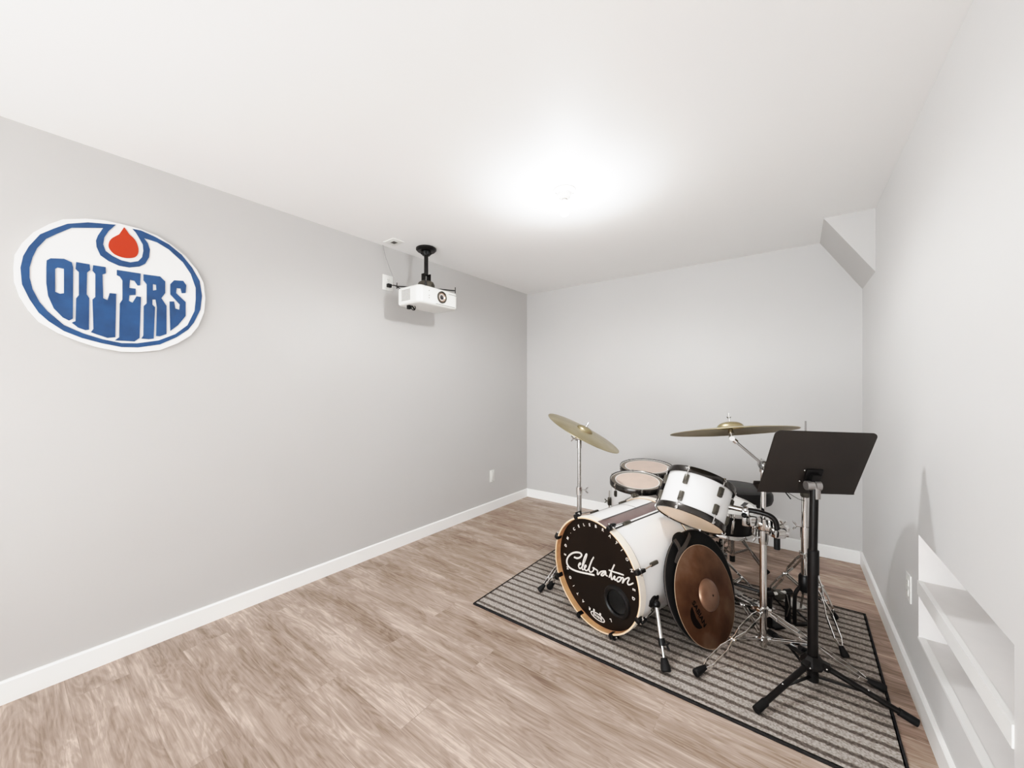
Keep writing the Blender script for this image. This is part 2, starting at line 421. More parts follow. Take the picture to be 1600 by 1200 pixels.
# ------------------------------------------------------------------ drum hardware helpers
def lug(parent, Mx, R, ang, zc, ln, rod_to, m_l=None, m_r=None, w=0.016):
    """a lug casing on the shell side; local Z of Mx is the drum axis"""
    c, s_ = cos(ang), sin(ang)
    F = Mx @ Matrix.Translation((R * c, R * s_, zc)) @ Matrix.Rotation(ang, 4, 'Z')   # local X points outward
    mb = MB(F); mb.box(-0.003, 0.014, -w / 2, w / 2, -ln / 2, ln / 2, bev=0.005)
    mb.box(0.010, 0.018, -w / 2 + .003, w / 2 - .003, -ln / 4, ln / 2 - .002, bev=0.003)
    L = mb.build('lug', m_l or M['bracket'], parent)
    z0 = ln / 2 if rod_to > zc else -ln / 2
    rm = MB(F); rm.cyl((0.009, 0, z0 * .9), (0.012, 0, rod_to - zc), 0.0032, 8); rm.cyl((0.012, 0, rod_to - zc - .004), (0.012, 0, rod_to - zc + .012 * (1 if z0 > 0 else -1)), 0.006, 8)
    rm.box(0.0, 0.018, -0.007, 0.007, rod_to - zc - .008, rod_to - zc + .004, bev=.002)
    rm.build('tension_rod', M['chrome'], L)
    return L

def hoop_profile(Ri, Ro, z0, z1):
    return [(Ri, z0), (Ro - .002, z0), (Ro, z0 + .002), (Ro, z1 - .003), (Ro - .002, z1), (Ri + .004, z1), (Ri, z1 - .004)]

def drum(name, label, cat, top, n, R, depth, group=None, hoopm='black', headm='dot', lugs=6, lugphase=0.3, shellm='white_wrap', base=None, hoop_over=0.012, hoop_h=0.03, lugm=None, resm='headtan', lug_len=0.045, lug_w=0.018):
    n = V(n).normalized(); top = V(top)
    Mx = frame(top - n * depth, n)                   # local origin: bottom edge centre
    t = thing(name, label, cat, base or tuple(Mx.translation), group)
    Ro = R + hoop_over
    MB(Mx).lathe([(R - .006, 0.004), (R, 0.004), (R, depth - .004), (R - .006, depth - .004)], n=64, mi=0, closed=True).build('shell', M[shellm], t)
    MB(Mx).lathe(hoop_profile(Ro - .008, Ro, depth - hoop_h, depth + .006), n=64, closed=True).build('top_hoop', M[hoopm], t)
    MB(Mx).lathe(hoop_profile(Ro - .008, Ro, -.006, hoop_h), n=64, closed=True).build('bottom_hoop', M[hoopm], t)
    if headm == 'dot':
        Ri = Ro - .007
        MB(Mx).lathe([(0, depth - .001), (Ri * .80, depth - .001), (Ri * .835, depth - .001), (Ri * .985, depth - .002), (Ri, depth + .002)], n=64, mi=[0, 1, 2, 1]).build('batter_head', [M['headpeach'], M['headwhite'], M['headgrey']], t)
    else:
        MB(Mx).lathe([(0, depth - .001), (Ro - .010, depth - .001), (Ro - .007, depth - .006)], n=64).build('batter_head', M[headm], t)
    MB(Mx).lathe([(0, 0.0), (Ro - .010, 0.0), (Ro - .007, 0.005)], n=64).build('resonant_head', M[resm], t)
    for i in range(lugs):
        a = lugphase + 2 * pi * i / lugs
        if depth > 0.18:
            lug(t, Mx, R, a, depth - hoop_h - lug_len * .75, lug_len, depth - .004, lugm, w=lug_w)
            lug(t, Mx, R, a, hoop_h + lug_len * .75, lug_len, 0.004, lugm, w=lug_w)
        else:
            lug(t, Mx, R, a, depth / 2, lug_len, depth - .004, lugm)
    return t, Mx

def foot(parent, top, bot, r0, r1, name='rubber_foot'):
    top, bot = V(top), V(bot); dz = (top - bot).normalized().z
    bot = bot + V((0, 0, r1 * sqrt(max(0, 1 - dz * dz)) + .0006))      # a slanting foot rests on its edge
    MB().lathe([(0, 0), (r1 * .85, 0), (r1, .004), (r1, (V(top) - V(bot)).length * .3), (r0, (V(top) - V(bot)).length), (0, (V(top) - V(bot)).length)],
               frame(bot, V(top) - V(bot)), 14).build(name, M['rubber'], parent)

def wing(mb, c, d, s=1.0, mi=0):
    """wing screw: short shank along d with two ears"""
    d = V(d).normalized(); c = V(c); x = d.orthogonal().normalized()
    if abs(d.z) < .8: x = V((0, 0, 1))
    mb.cyl(c, c + d * .022 * s, .005 * s, 8, mi)
    for k in (-1, 1):
        mb.tube([c + d * .018 * s, c + d * .026 * s + x * k * .012 * s, c + d * .034 * s + x * k * .020 * s], [.004 * s, .006 * s, .004 * s], 8, mi=mi, flat=.6)

def tripod(parent, c, feet, z_hi, z_lo, gap=0.030, wid=0.013, thk=0.004, brace_at=0.5, m=None, foot_len=0.06):
    """double braced legs: two strips that pinch together half way and at the foot"""
    m = m or M['chrome']
    for fx, fy in feet:
        d = V((fx - c[0], fy - c[1], 0)); Lh = d.length; d.normalize(); sd = V((-d.y, d.x, 0))
        A = V((c[0], c[1], z_hi)) + d * .018; Fz = RUGZ if (-1.575 < fx < .292 and 1.716 < fy < 2.975) else 0.0
        F = V((fx, fy, Fz)); dirn = (F - A).normalized(); B = F - dirn * foot_len * .8
        prof = [(0, .35), (.10, 1.0), (.34, 1.0), (.46, .30), (.54, .30), (.66, 1.0), (.90, 1.0), (1.0, .22)]
        mb = MB()
        for k in (-1, 1):
            pts = [A.lerp(B, t) + sd * (k * gap / 2 * g) for t, g in prof]
            for i in range(len(pts) - 1): mb.bar(pts[i], pts[i + 1], thk, wid, up=(0, 0, 1), bev=.001)
        mid = A.lerp(B, brace_at)
        mb.cyl(mid - sd * .016, mid + sd * .016, .006, 8)
        C0 = V((c[0], c[1], z_lo)) + d * .018
        for k in (-1, 1): mb.bar(C0 + sd * k * .008, mid + sd * k * .008, thk, .012, bev=.001)
        mb.cyl(A - sd * .012, A + sd * .012, .006, 8); mb.cyl(C0 - sd * .012, C0 + sd * .012, .006, 8)
        leg = mb.build('leg', m, parent)
        foot(leg, F - dirn * foot_len, F + V((0, 0, .001)), .010, .017)

def collar(mb, c, z, r, h=.03, ears=3, phase=0.0):
    mb.lathe([(0, z - h / 2), (r, z - h / 2), (r, z + h / 2), (0, z + h / 2)], Matrix.Translation((c[0], c[1], 0)), 20)
    for i in range(ears):
        a = phase + 2 * pi * i / ears
        mb.box(r * .6, r + .012, -.010, .010, z - h * .4, z + h * .4, 0, Matrix.Translation((c[0], c[1], 0)) @ Matrix.Rotation(a, 4, 'Z'), .002, 1)

# ------------------------------------------------------------------ bass drum
AX, SX, VX = V((0.294, 0.955, 0.041)).normalized(), V((0.956, -0.294, 0)).normalized(), None
VX = SX.cross(AX).normalized()
C0 = V((-0.887, 1.902, 0.3090))
MD = axes(C0, SX, VX, -AX)          # local X right, Y up, Z towards the front (out of the front head)
def bass_drum():
    t = thing('bass_drum', 'large white bass drum with black front head, lying on the striped rug', 'bass drum', (C0.x, C0.y, RUGZ))
    R = 0.2890; n = 96
    # shell: stripe by angle on the top
    vs, fs, ms = [], [], []; zs = [-.040, -.050, -.200, -.335, -.341, -.500, -.505]
    for z in zs:
        for j in range(n * 2): a = 2 * pi * j / (n * 2); vs.append((R * cos(a), R * sin(a), z))
    N2 = n * 2
    for i in range(len(zs) - 1):
        for j in range(N2):
            a = (j + .5) * 360 / N2
            k = 0
            if 65.5 < a < 67.4 or 82.5 < a < 84.4 or 108 < a < 109.9 or 125 < a < 126.9: k = 2
            elif 69 < a < 82.5 or 110 < a < 123: k = 1
            if i in (0, 5): k = 2
            if i == 3 and 84.4 < a < 108: k = 2
            fs.append([i * N2 + j, i * N2 + (j + 1) % N2, (i + 1) * N2 + (j + 1) % N2, (i + 1) * N2 + j]); ms.append(k)
    MB(MD).add(vs, fs, ms).build('shell', [M['white_wrap'], M['taupe'], M['seam']], t)
    # hoops: wood inside and on the edge, cream outside, taupe inlay on the stripe
    def hoop(nm, z0, z1, front):
        Ri, Ro = .2865, .2950; vs, fs, ms = [], [], []
        pr = [(Ri, z0), (Ri, z1 - .001), (Ri + .001, z1), (Ro - .0015, z1), (Ro, z1 - .0015), (Ro, z0 + .001), (Ro - .001, z0)]
        for r, z in pr:
            for j in range(N2): a = 2 * pi * j / N2; vs.append((r * cos(a), r * sin(a), z))
        k = len(pr)
        for i in range(k):
            for j in range(N2):
                a = (j + .5) * 360 / N2
                mi = 0 if i in (0, 6) else 3 if i in (1, 2) else 1
                if i == 4 and 67 < a < 83: mi = 2
                i2 = (i + 1) % k
                fs.append([i * N2 + j, i * N2 + (j + 1) % N2, i2 * N2 + (j + 1) % N2, i2 * N2 + j]); ms.append(mi)
        MB(MD).add(vs, fs, ms).build(nm, [M['wood'], M['hoop_cream'], M['taupe'], M['hoop_edge']], t)
    hoop('front_hoop', -.043, 0.0, True)
    hoop('rear_hoop', -.548, -.505, False)
    # front head with a round port
    pc = (0.126, -0.106); pr_ = 0.070; Rh = .2868
    outer = [(Rh * cos(2 * pi * j / 96), Rh * sin(2 * pi * j / 96)) for j in range(96)]
    hole = [(pc[0] + pr_ * cos(2 * pi * j / 40), pc[1] + pr_ * sin(2 * pi * j / 40)) for j in range(40)]
    hd = MB(MD).prism([outer, hole], Matrix.Identity(4), -.0365, -.035).build('front_head', M['headblack'], t)
    MB(MD).lathe([(Rh, -.52), (0, -.522)], n=64).build('rear_head', M['headwhite'], t)
    MB(MD).lathe([(pr_ - .012, -.040), (pr_ - .010, -.028), (pr_ - .002, -.023), (pr_ + .008, -.026), (pr_ + .014, -.0345), (pr_ + .004, -.038)],
                 Matrix.Translation((pc[0], pc[1], 0)), 48, closed=True).build('port_ring', M['black'], hd)
    # ring of letters
    def put(ch, deg, r, size=.0215):
        mb = MB(MD)
        a = radians(deg); vs, fs = text_geo(ch, size, .0006, .0005)
        mb.add(vs, fs, 0, Matrix.Translation((r * cos(a), r * sin(a), -.0342)) @ Matrix.Rotation(a - pi / 2, 4, 'Z'))
        mb.build('ring_letter', M['letter'], hd, 0)
    for ch, d in zip('CELEBRATION', [132, 121.3, 110.9, 100.8, 90.4, 79.2, 67.6, 56.5, 46.7, 35.5, 22.9]): put(ch, d, .246 if d > 70 else .241)
    put('·', 142.1, .245); put('E', 178, .245); put('D', 164.8, .247); put('M', 152.6, .247)
    put('E', 0.9, .232); put('D', -10.5, .232)
    for ch, d in zip('LRATION', [-69.4, -105.5, -117.9, -129.7, -140.4, -151.6, -164.2]): put(ch, d, .236)
    # handwritten word across the middle
    S = {
     'C': [(-0.1697, 0.0197), (-0.1488, 0.0217), (-0.126, 0.034), (-0.1106, 0.0531), (-0.125, 0.0603), (-0.159, 0.0512), (-0.1943, 0.0304), (-0.2209, 0.0027), (-0.2319, -0.024), (-0.2287, -0.0426), (-0.2134, -0.0538), (-0.1863, -0.0575), (-0.1481, -0.0538), (-0.1035, -0.0445), (-0.0603, -0.0342), (-0.0202, -0.0249)],
     'el': [(-0.1372, -0.0152), (-0.1219, -0.0027), (-0.1243, 0.0033), (-0.1358, -0.0079), (-0.1375, -0.0222), (-0.1267, -0.0296), (-0.1095, -0.0116), (-0.0939, 0.0159), (-0.0782, 0.0512), (-0.0721, 0.0721), (-0.0813, 0.0635), (-0.0969, 0.031), (-0.1073, -0.0026), (-0.11, -0.0253), (-0.101, -0.0259), (-0.0896, -0.0121), (-0.0802, 0.0009), (-0.0828, 0.0066), (-0.0929, -0.0053), (-0.0917, -0.0196), (-0.0775, -0.0222), (-0.0628, -0.0072), (-0.0513, 0.0185), (-0.0362, 0.0505), (-0.0217, 0.0729), (-0.0345, 0.0512), (-0.0514, 0.0158), (-0.0577, -0.0132), (-0.0475, -0.0185), (-0.0333, -0.009), (-0.0242, 0.005), (-0.029, 0.0124), (-0.0171, 0.0117), (-0.007, 0.0104), (0.003, 0.0077), (0.0007, -0.0088), (0.0073, -0.0101), (0.023, 0.0103), (0.043, 0.022), (0.0592, 0.027), (0.0427, 0.0142), (0.0292, -0.0001), (0.0289, -0.0067), (0.0421, -0.0014), (0.0591, 0.0219), (0.0586, 0.0077), (0.0713, 0.0064)],
     't': [(0.1174, 0.0845), (0.1009, 0.0508), (0.0892, 0.0236), (0.0806, 0.0039)],
     'ti': [(0.0957, 0.0338), (0.0947, 0.0033), (0.1024, 0.0026), (0.1122, 0.0178), (0.1179, 0.0251), (0.1149, 0.009), (0.124, 0.0077), (0.1398, 0.0277), (0.1309, 0.0142), (0.1345, 0.0046), (0.1451, 0.0089), (0.1576, 0.0263), (0.1519, 0.0333), (0.1398, 0.0277)],
     'n': [(0.1578, 0.0325), (0.172, 0.0358), (0.1653, 0.0087), (0.1812, 0.0335), (0.2018, 0.0503), (0.2074, 0.0465), (0.1968, 0.0254), (0.2008, 0.0162), (0.2122, 0.021), (0.2309, 0.0359)],
     'bar': [(0.0804, 0.0416), (0.11, 0.0443), (0.1405, 0.0489), (0.1745, 0.0526)]}
    mb = MB(MD)
    for k, p in S.items():
        q = smooth_line([(x, y, -.0342) for x, y in p], 4)
        mb.tube(q, .0052 if k == 'C' else .0040, 6, flat=.22 if False else 1.0, up=(0, 0, 1)) if False else mb.tube(q, .0050 if k == 'C' else .0037, 6)
    mb.build('script_lettering', M['letter'], hd)
    # small oval maker's mark at the bottom
    mb = MB(MD); cx, cy = -.007, -.2465; tilt = Matrix.Translation((cx, cy, -.0345)) @ Matrix.Rotation(radians(-2), 4, 'Z')
    el = lambda k, a, b: [(a * cos(2 * pi * j / k), b * sin(2 * pi * j / k)) for j in range(k)]
    mb.prism([el(36, .050, .019), el(36, .044, .0145)], tilt, -.0003, .0003)
    vs, fs = text_geo('EVANS', .021, .0003, .0004); mb.add(vs, fs, 0, tilt)
    for sx in (-.026, .018):
        mb.prism([[(sx - .005, .019), (sx + .005, .018), (sx + .006, .029), (sx - .004, .030)]], tilt, -.0003, .0003)
    mb.build('head_logo', M['letter'], hd, 0)
    # claws, T rods and lugs
    for rear in (False, True):
        for i in range(8):
            if rear and i in (0, 1): continue       # hidden behind the bag and the rack tom
            a = radians(22.5 + 45 * i)
            Z = -1 if rear else 1; zo = -.548 if rear else 0.0
            F = MD @ Matrix.Rotation(a, 4, 'Z')
            mb = MB(F)
            mb.box(.284, .312, -.013, .013, min(zo - .030 * Z, zo + .008 * Z), max(zo - .030 * Z, zo + .008 * Z), bev=.006)
            mb.box(.300, .322, -.009, .009, min(zo - .045 * Z, zo - .008 * Z), max(zo - .045 * Z, zo - .008 * Z), bev=.005)
            cl = mb.build('claw', M['black'] if not rear else M['bracket'], t)
            rm = MB(F); rm.cyl((.310, 0, zo - .02 * Z), (.300, 0, zo - .115 * Z), .0035, 8)
            if not rear: rm.box(.304, .316, -.020, .020, -.020, -.012, bev=.003)
            rm.build('tension_rod', M['chrome'], cl)
            lm = MB(F); zz = zo - .118 * Z
            lm.box(.276, .300, -.010, .010, min(zz, zz - .06 * Z), max(zz, zz - .06 * Z), bev=.006)
            if i % 1 == 0: lm.build('lug', M['bracket'], t)
    # cover plate where a tom post would go
    MB(MD).lathe([(0, .283), (.008, .283), (.009, .279), (0, .279)], Matrix.Translation((0, 0, -.235)) @ Matrix.Rotation(radians(-90 - 6), 4, 'X'), 12).build('post_cap', M['bracket'], t)
    # spurs
    def spur(foot_p, ang, zloc, side):
        a = radians(ang); P = MD @ V((.282 * cos(a), .282 * sin(a), zloc)); out = (MD.to_3x3() @ V((cos(a), sin(a), 0))).normalized()
        mb = MB(); Fm = frame(P, out, MD.to_3x3() @ V((0, 0, 1)))
        mb.lathe([(0, -.004), (.030, -.004), (.030, .012), (.020, .020), (0, .020)], Fm, 24)
        mb.box(-.020, .020, -.045, .030, -.004, .014, 0, Fm, .008)
        K = P + out * .026; mb.ball(K, .020, 12)
        sp = mb.build('spur', M['black'], t)
        F = V(foot_p); d = (F - K).normalized()
        mid = K.lerp(F, .56)
        rm = MB(); rm.cyl(K, mid, .0105, 12); rm.cyl(mid - d * .01, F - d * .05, .0065, 12); rm.build('spur_rod', M['chrome'], sp)
        cm = MB(); cm.cyl(mid - d * .016, mid + d * .014, .0155, 14); wing(cm, mid + SX * .010 * side, SX * side, .9 if side > 0 else .5)
        cm.build('wing_clamp', M['black'], sp)
        foot(sp, F - d * .062, F, .014, .022)
    spur((-0.487, 1.808, RUGZ), -12, -.112, 1)
    spur((-1.297, 2.128, RUGZ), 192, -.112, -1)
    return t
bass_drum()

# ------------------------------------------------------------------ floor toms and rack tom
def floor_tom(label, top, n, R, depth, phase):
    t, Mx = drum('floor_tom', label, 'floor tom', top, n, R, depth, 'white floor toms behind the bass drum', lugs=6, lugphase=phase, hoop_h=.034, hoopm='blackchrome', base=(top[0], top[1], 0))
    for i in range(3):
        a = phase + radians(30) + 2 * pi * i / 3
        F = Mx @ Matrix.Rotation(a, 4, 'Z')
        mb = MB(F); mb.box(R - .003, R + .026, -.016, .016, .16, .215, bev=.006); wing(mb, (R + .020, 0, .19), (1, 0, 0), .8)
        br = mb.build('leg_bracket', M['bracket'], t)
        p = [F @ V((R + .013, 0, .27)), F @ V((R + .013, 0, .02)), F @ V((R + .030, 0, -.05))]
        g = p[2].copy(); zb = RUGZ if (-1.575 < g.x < .292 and 1.716 < g.y < 2.975) else 0.0
        g.z = zb
        lm = MB(); lm.tube([p[0], p[1], p[2], V((g.x, g.y, zb + .03))], .0055, 10); lg = lm.build('leg', M['chrome'], t)
        foot(lg, (g.x, g.y, zb + .05), (g.x, g.y, zb), .009, .014)
    return t
floor_tom('white floor tom nearer the bass drum, black hoop and pinkish head', (-0.945, 2.760, 0.634), (0.072, -0.131, 0.989), 0.178, 0.356, 0.52)
floor_tom('larger white floor tom at the back, beyond the other floor tom', (-1.040, 3.268, 0.638), (0.036, -0.103, 0.994), 0.203, 0.406, 0.2)
TOPT = V((-0.470, 2.163, 0.614)) + V((.156, .520, .840)) * .2207
t_tom, MT = drum('rack_tom', 'white rack tom tilted over the bass drum, orange-tan bottom head showing', 'tom drum', TOPT, (.156, .520, .840), .158, .2207,
                 lugs=6, lugphase=radians(-85), base=(-0.470, 2.163, 0.614), hoop_h=.026, lug_len=.052, lug_w=.024, hoopm='blackchrome')
def tom_extras():
    F = MT @ Matrix.Rotation(radians(-58), 4, 'Z')
    MB(F).lathe([(0, -.002), (.008, -.002), (.008, .003), (.004, .005), (0, .005)], Matrix.Translation((.158, 0, .105)) @ Matrix.Rotation(pi / 2, 4, 'Y'), 14).build('air_vent', M['bracket'], t_tom)
    # suspension bracket on the clamp side
    a = radians(6); F = MT @ Matrix.Rotation(a, 4, 'Z')
    mb = MB(F); mb.box(.172, .182, -.030, .030, .015, .200, bev=.003); mb.box(.156, .186, -.022, .022, .190, .210, bev=.004); mb.box(.156, .186, -.022, .022, .008, .024, bev=.004)
    mb.box(.180, .200, -.020, .020, .07, .13, bev=.005)
    mb.build('suspension_bracket', M['blackmetal'], t_tom)
tom_extras()

# ------------------------------------------------------------------ snare on its stand, drum throne
SN = V((-0.396, 2.70, 0.586)); SNN = V((.12, -.05, .985)).normalized()
t_sn, MS = drum('snare_drum', 'snare drum with white head and black shell, mostly hidden behind the rack tom', 'snare drum', SN, SNN, .178, .145, hoopm='chrome', headm='headwhite',
     shellm='blackmetal', lugs=8, lugphase=.1, lugm=M['chrome'], resm='headwhite', lug_len=.085, hoop_h=.018)
MB(MS).box(-.045, .045, -.012, .012, 0.1445, .1458, 0, Matrix.Translation((.115, -.075, 0)) @ Matrix.Rotation(.25, 4, 'Z'), .0004, 1).build('head_mark', M['black'], t_sn)  # dark bar lying on the batter head
MB(MS).box(.178, .200, -.014, .014, .02, .12, 0, Matrix.Rotation(radians(-40), 4, 'Z'), .004).build('strainer', M['chrome2'], t_sn)
def snare_stand():
    c = (-0.396, 2.70); t = thing('snare_stand', 'chrome snare stand carrying the snare behind the leaning cymbal', 'drum stand', (c[0], c[1], RUGZ))
    mb = MB(); mb.cyl((c[0], c[1], .05), (c[0], c[1], .27), .013, 16); mb.cyl((c[0], c[1], .25), (c[0], c[1], .40), .010, 16)
    collar(mb, c, .26, .019, .04, 2); wing(mb, (c[0] - .01, c[1] - .015, .265), (-.4, -.9, 0)); mb.build('pole', M['chrome'], t)
    bz = SN - SNN * .153
    bm = MB(); hub = V((c[0], c[1], .385)); bm.ball(hub, .018)
    cl = []
    for i in range(3):
        a = radians(20) + 2 * pi * i / 3
        tip = bz + V((cos(a) * .185, sin(a) * .185, 0)); tip.z += -.004 - (SNN.x * cos(a) + SNN.y * sin(a)) * .19
        bm.tube([hub, hub.lerp(tip, .55) + V((0, 0, -.012)), tip + V((0, 0, -.010)), tip + V((cos(a) * .014, sin(a) * .014, .022))], .0055, 8); cl.append((tip, a))
    bk = bm.build('basket', M['chrome'], t)
    for tip, a in cl: MB().tube([tip + V((cos(a) * .012, sin(a) * .012, -.014)), tip + V((cos(a) * .014, sin(a) * .014, .026))], .010, 10).build('rubber_grip', M['rubber'], bk)
    km = MB(); k0 = hub + V((-.01, -.06, -.045)); km.ball(k0, .018, 10)
    for i in range(6): a = i * pi / 3; km.ball(k0 + V((cos(a) * .018, 0, sin(a) * .018)), .007, 8)
    km.tube([hub, k0], .006, 8); km.build('tilt_knob', M['black'], t)
    tripod(t, c, [(c[0] + .24 * cos(radians(d)), c[1] + .24 * sin(radians(d))) for d in (20, 140, 260)], .23, .06, .022, .011)
snare_stand()
def throne():
    c = (-0.407, 3.236); t = thing('drum_throne', 'black padded round stool seat on chrome legs behind the snare drum', 'stool', (c[0], c[1], 0))
    R = .232
    MB().lathe([(0, .478), (R - .03, .478), (R - .008, .490), (R, .515), (R - .002, .548), (R - .018, .572), (R - .05, .582), (0, .584)], Matrix.Translation((c[0] + .02, c[1], 0)), 48).build('seat', M['vinyl'], t)
    mb = MB(); mb.cyl((c[0], c[1], .04), (c[0], c[1], .30), .016, 16); mb.cyl((c[0], c[1], .28), (c[0], c[1], .48), .0125, 16); collar(mb, c, .30, .022, .045, 2)
    mb.lathe([(0, .465), (.06, .465), (.06, .480), (0, .480)], Matrix.Translation((c[0], c[1], 0)), 24); mb.build('pole', M['chrome'], t)
    MB().cyl((c[0], c[1], .028), (c[0], c[1], .07), .018, 12).build('end_cap', M['rubber'], t)
    tripod(t, c, [(c[0] + .225 * cos(radians(d)), c[1] + .225 * sin(radians(d))) for d in (-8, 112, 232)], .26, .09, .03, .014, m=M['chrome2'])
throne()

# ------------------------------------------------------------------ cymbals
def cym_profile(R, bellr, bellh, bow):
    p = []
    for i in range(11):
        r = R * (1 - (i - 1) / 10.0) - .0025 if i else R
        if r < bellr * 1.05: break
        p.append((r, -bow * (r / R) ** 2.0))
    zb = -bow * (bellr / R) ** 2
    for i in range(7):
        a = i / 6 * pi / 2
        p.append((max(.006, bellr * cos(a) ** .8) if i < 6 else .006, zb + bellh * sin(a)))
    top = [(r, z) for r, z in p]; bot = [(r, z - .0022) for r, z in p][::-1]
    return top + bot
def cymbal(label, c, n, R, m, group='cymbals of the drum kit', bell=.055, bellh=.024, bow=.020, name='cymbal'):
    o = MB(frame(c, n)).lathe(cym_profile(R, bell, bellh, bow), n=96, closed=True).build(name, m, None, 40)
    # put the origin at the cymbal's own centre
    off = V(c); me = o.data
    for v in me.vertices: v.co -= off
    o.location = off
    tag(o, label, 'cymbal', group); return o
CL, CLN, CLR = V((-1.145, 2.330, 1.020)), V((0.440, 0.140, 0.887)).normalized(), .257
cymbal('brass cymbal tilted down to the right, on the left stand by the bass drum', CL, CLN, CLR, M['brass'])
CR_, CRN, CRR = V((-0.290, 2.236, 1.0945)), V((-.141, .150, .98)).normalized(), .287
cymbal('large brass cymbal held nearly level, left of the black music stand desk', CR_, CRN, CRR, M['brass'], bell=.062, bellh=.032)

# leaning ride with print, in front of its bag
LN = V((0.8890, -0.3324, .315)).normalized(); LC = V((-.379, 2.180, .2425)); LH = V((0, 0, 1)).cross(LN).normalized(); LV = LN.cross(LH)
ML = axes(LC, LH, LV, LN)
def leaning():
    R = .238; t = thing('cymbal', 'brown patinated cymbal standing on edge against a black bag by the bass drum', 'cymbal', (LC.x, LC.y, RUGZ), 'cymbals of the drum kit')
    pr = cym_profile(R, .076, .026, .016); k = len(pr) // 2
    nb = sum(1 for r, z in pr[:k] if r > .077)
    mi = [1 if (nb <= i < len(pr) - nb - 1) else 0 for i in range(len(pr))]; mi[0] = mi[-1] = 2
    MB(ML).lathe(pr, n=96, mi=mi, closed=True).build('disc', [M['bronze'], M['bell_bronze'], M['bronze_rim']], t, 40)
    MB(ML).lathe([(0, .0105), (.0052, .0105), (.0052, .0095), (0, .0095)], n=12).build('centre_hole', M['black'], t)
    mb = MB(ML)
    d = V((.33, -.944, 0)); u = V((.944, .33, 0))
    def zat(x, y): return -.016 * ((x * x + y * y) / R ** 2) + .0012
    vs, fs = text_geo('SABIAN', .034, .0004, .0006)
    w = max(v.x for v in vs) - min(v.x for v in vs); k = .128 / w
    o = V((-.108, -.058, 0)); q = []
    for v in vs:
        p = o + d * (v.x * k) + u * v.y; q.append((p.x, p.y, zat(p.x, p.y) + v.z))
    mb.add(q, fs)
    mb.build('maker_lettering', M['sticker'], t, 0)
    # half disc below the word
    mb = MB(ML); r0 = .054; base = V((-.126, -.066, 0)); pts = []
    n = 24
    for i in range(n + 1):
        a = pi + pi * i / n
        p = base + d * (r0 * cos(a)) + u * (r0 * .80 * sin(a)); pts.append((p.x, p.y, zat(p.x, p.y)))
    p = base - u * .01; pts.append((p.x, p.y, zat(p.x, p.y)))
    mb.add(pts, [[i, i + 1, n + 1] for i in range(n)]); mb.build('maker_mark', M['sticker'], t, 0)
leaning()
def bag():
    th = .022; c0_ = LC - LN * .030
    vb = (RUGZ + .004 + .016 * LN.z - c0_.z) / LV.z               # the lower edge rests on the rug
    vt, Rh = .310, .279
    Rv = (vt - vb) / 2; c = c0_ + LV * ((vt + vb) / 2) + LH * .012
    Mx = axes(c, LH * (Rh / .28), LV * (Rv / .28), LN); R = .28
    M0 = axes(c0_, LH, LV, LN)
    t = thing('cymbal_bag', 'black round padded cymbal bag leaning on the bass drum, behind the brown cymbal', 'bag', (c.x, c.y, RUGZ))
    MB(Mx).lathe([(0, -th), (R - .02, -th), (R - .006, -th + .004), (R, -th * .65), (R, -.008), (R - .006, -.002), (R - .02, 0), (0, 0)], n=80).build('body', M['fabric'], t)
    MB(Mx).tube([(R * cos(2 * pi * j / 80) * 1.002, R * sin(2 * pi * j / 80) * 1.002, -.006) for j in range(80)], .003, 6, True).build('piping', M['strap'], t)
    hm = MB(M0); hm.ball((-.064, .272, -.005), .058, 20, 0, (1, .80, .38)); hm.build('pocket', M['fabric'], t)
    sm = MB(M0)
    for pts in ([(.012, .292, .010), (-.030, .276, .022), (-.075, .250, .023), (-.118, .222, .010), (-.150, .185, .004)],
                [(-.118, .292, .006), (-.112, .262, .016), (-.108, .228, .012), (-.112, .190, .004), (-.118, .160, .003)]):
        q = smooth_line(pts, 5)
        for i in range(len(q) - 1): sm.bar(q[i], q[i + 1] + (q[i + 1] - q[i]) * .1, .022, .003, up=(0, 0, 1))
    sm.build('carry_strap', M['strap'], t, 0)
bag()

# ------------------------------------------------------------------ cymbal stand on the left
def stand_left():
    c = (-1.173, 2.307); t = thing('cymbal_stand', 'chrome straight cymbal stand on the left, half hidden behind the bass drum', 'cymbal stand', (c[0], c[1], RUGZ), 'chrome cymbal stands')
    mb = MB(); mb.cyl((c[0], c[1], .06), (c[0], c[1], .62), .0155, 18); mb.build('lower_tube', M['chrome2'], t)
    top = CL - CLN * .020
    mb = MB(); mb.cyl((c[0], c[1], .60), (c[0], c[1], .93), .0115, 16)
    mb.build('upper_tube', M['chrome2'], t)
    mb = MB(); collar(mb, c, .62, .021, .05, 0); wing(mb, (c[0] + .02, c[1] + .01, .625), (.85, .52, 0), 1.0); mb.build('height_clamp', M['chrome'], t)
    mb = MB(); mb.cyl((c[0], c[1], .90), (c[0], c[1], .955), .015, 16); J = V((c[0], c[1], .962)); mb.cyl(J - V((.022, .012, 0)), J + V((.022, .012, 0)), .013, 14)
    wing(mb, J - V((.02, .012, 0)), (-.88, -.47, 0), .9); mb.build('tilter', M['chrome2'], t)
    mb = MB(); mb.tube([J, J.lerp(top, .7), CL + CLN * .055], .0045, 10); mb.cyl(CL - CLN * .012, CL + CLN * .002, .016, 14, 0); mb.build('threaded_rod', M['chrome'], t)
    wm = MB(); wing(wm, CL + CLN * .024, CLN, .42); wm.build('wing_nut', M['bracket'], t)
    tripod(t, c, [(-1.322, 2.048), (c[0] + .293 * cos(radians(150)), c[1] + .293 * sin(radians(150))), (c[0] + .293 * cos(radians(58)), c[1] + .293 * sin(radians(58)))], .30, .07, .026, .012)
stand_left()

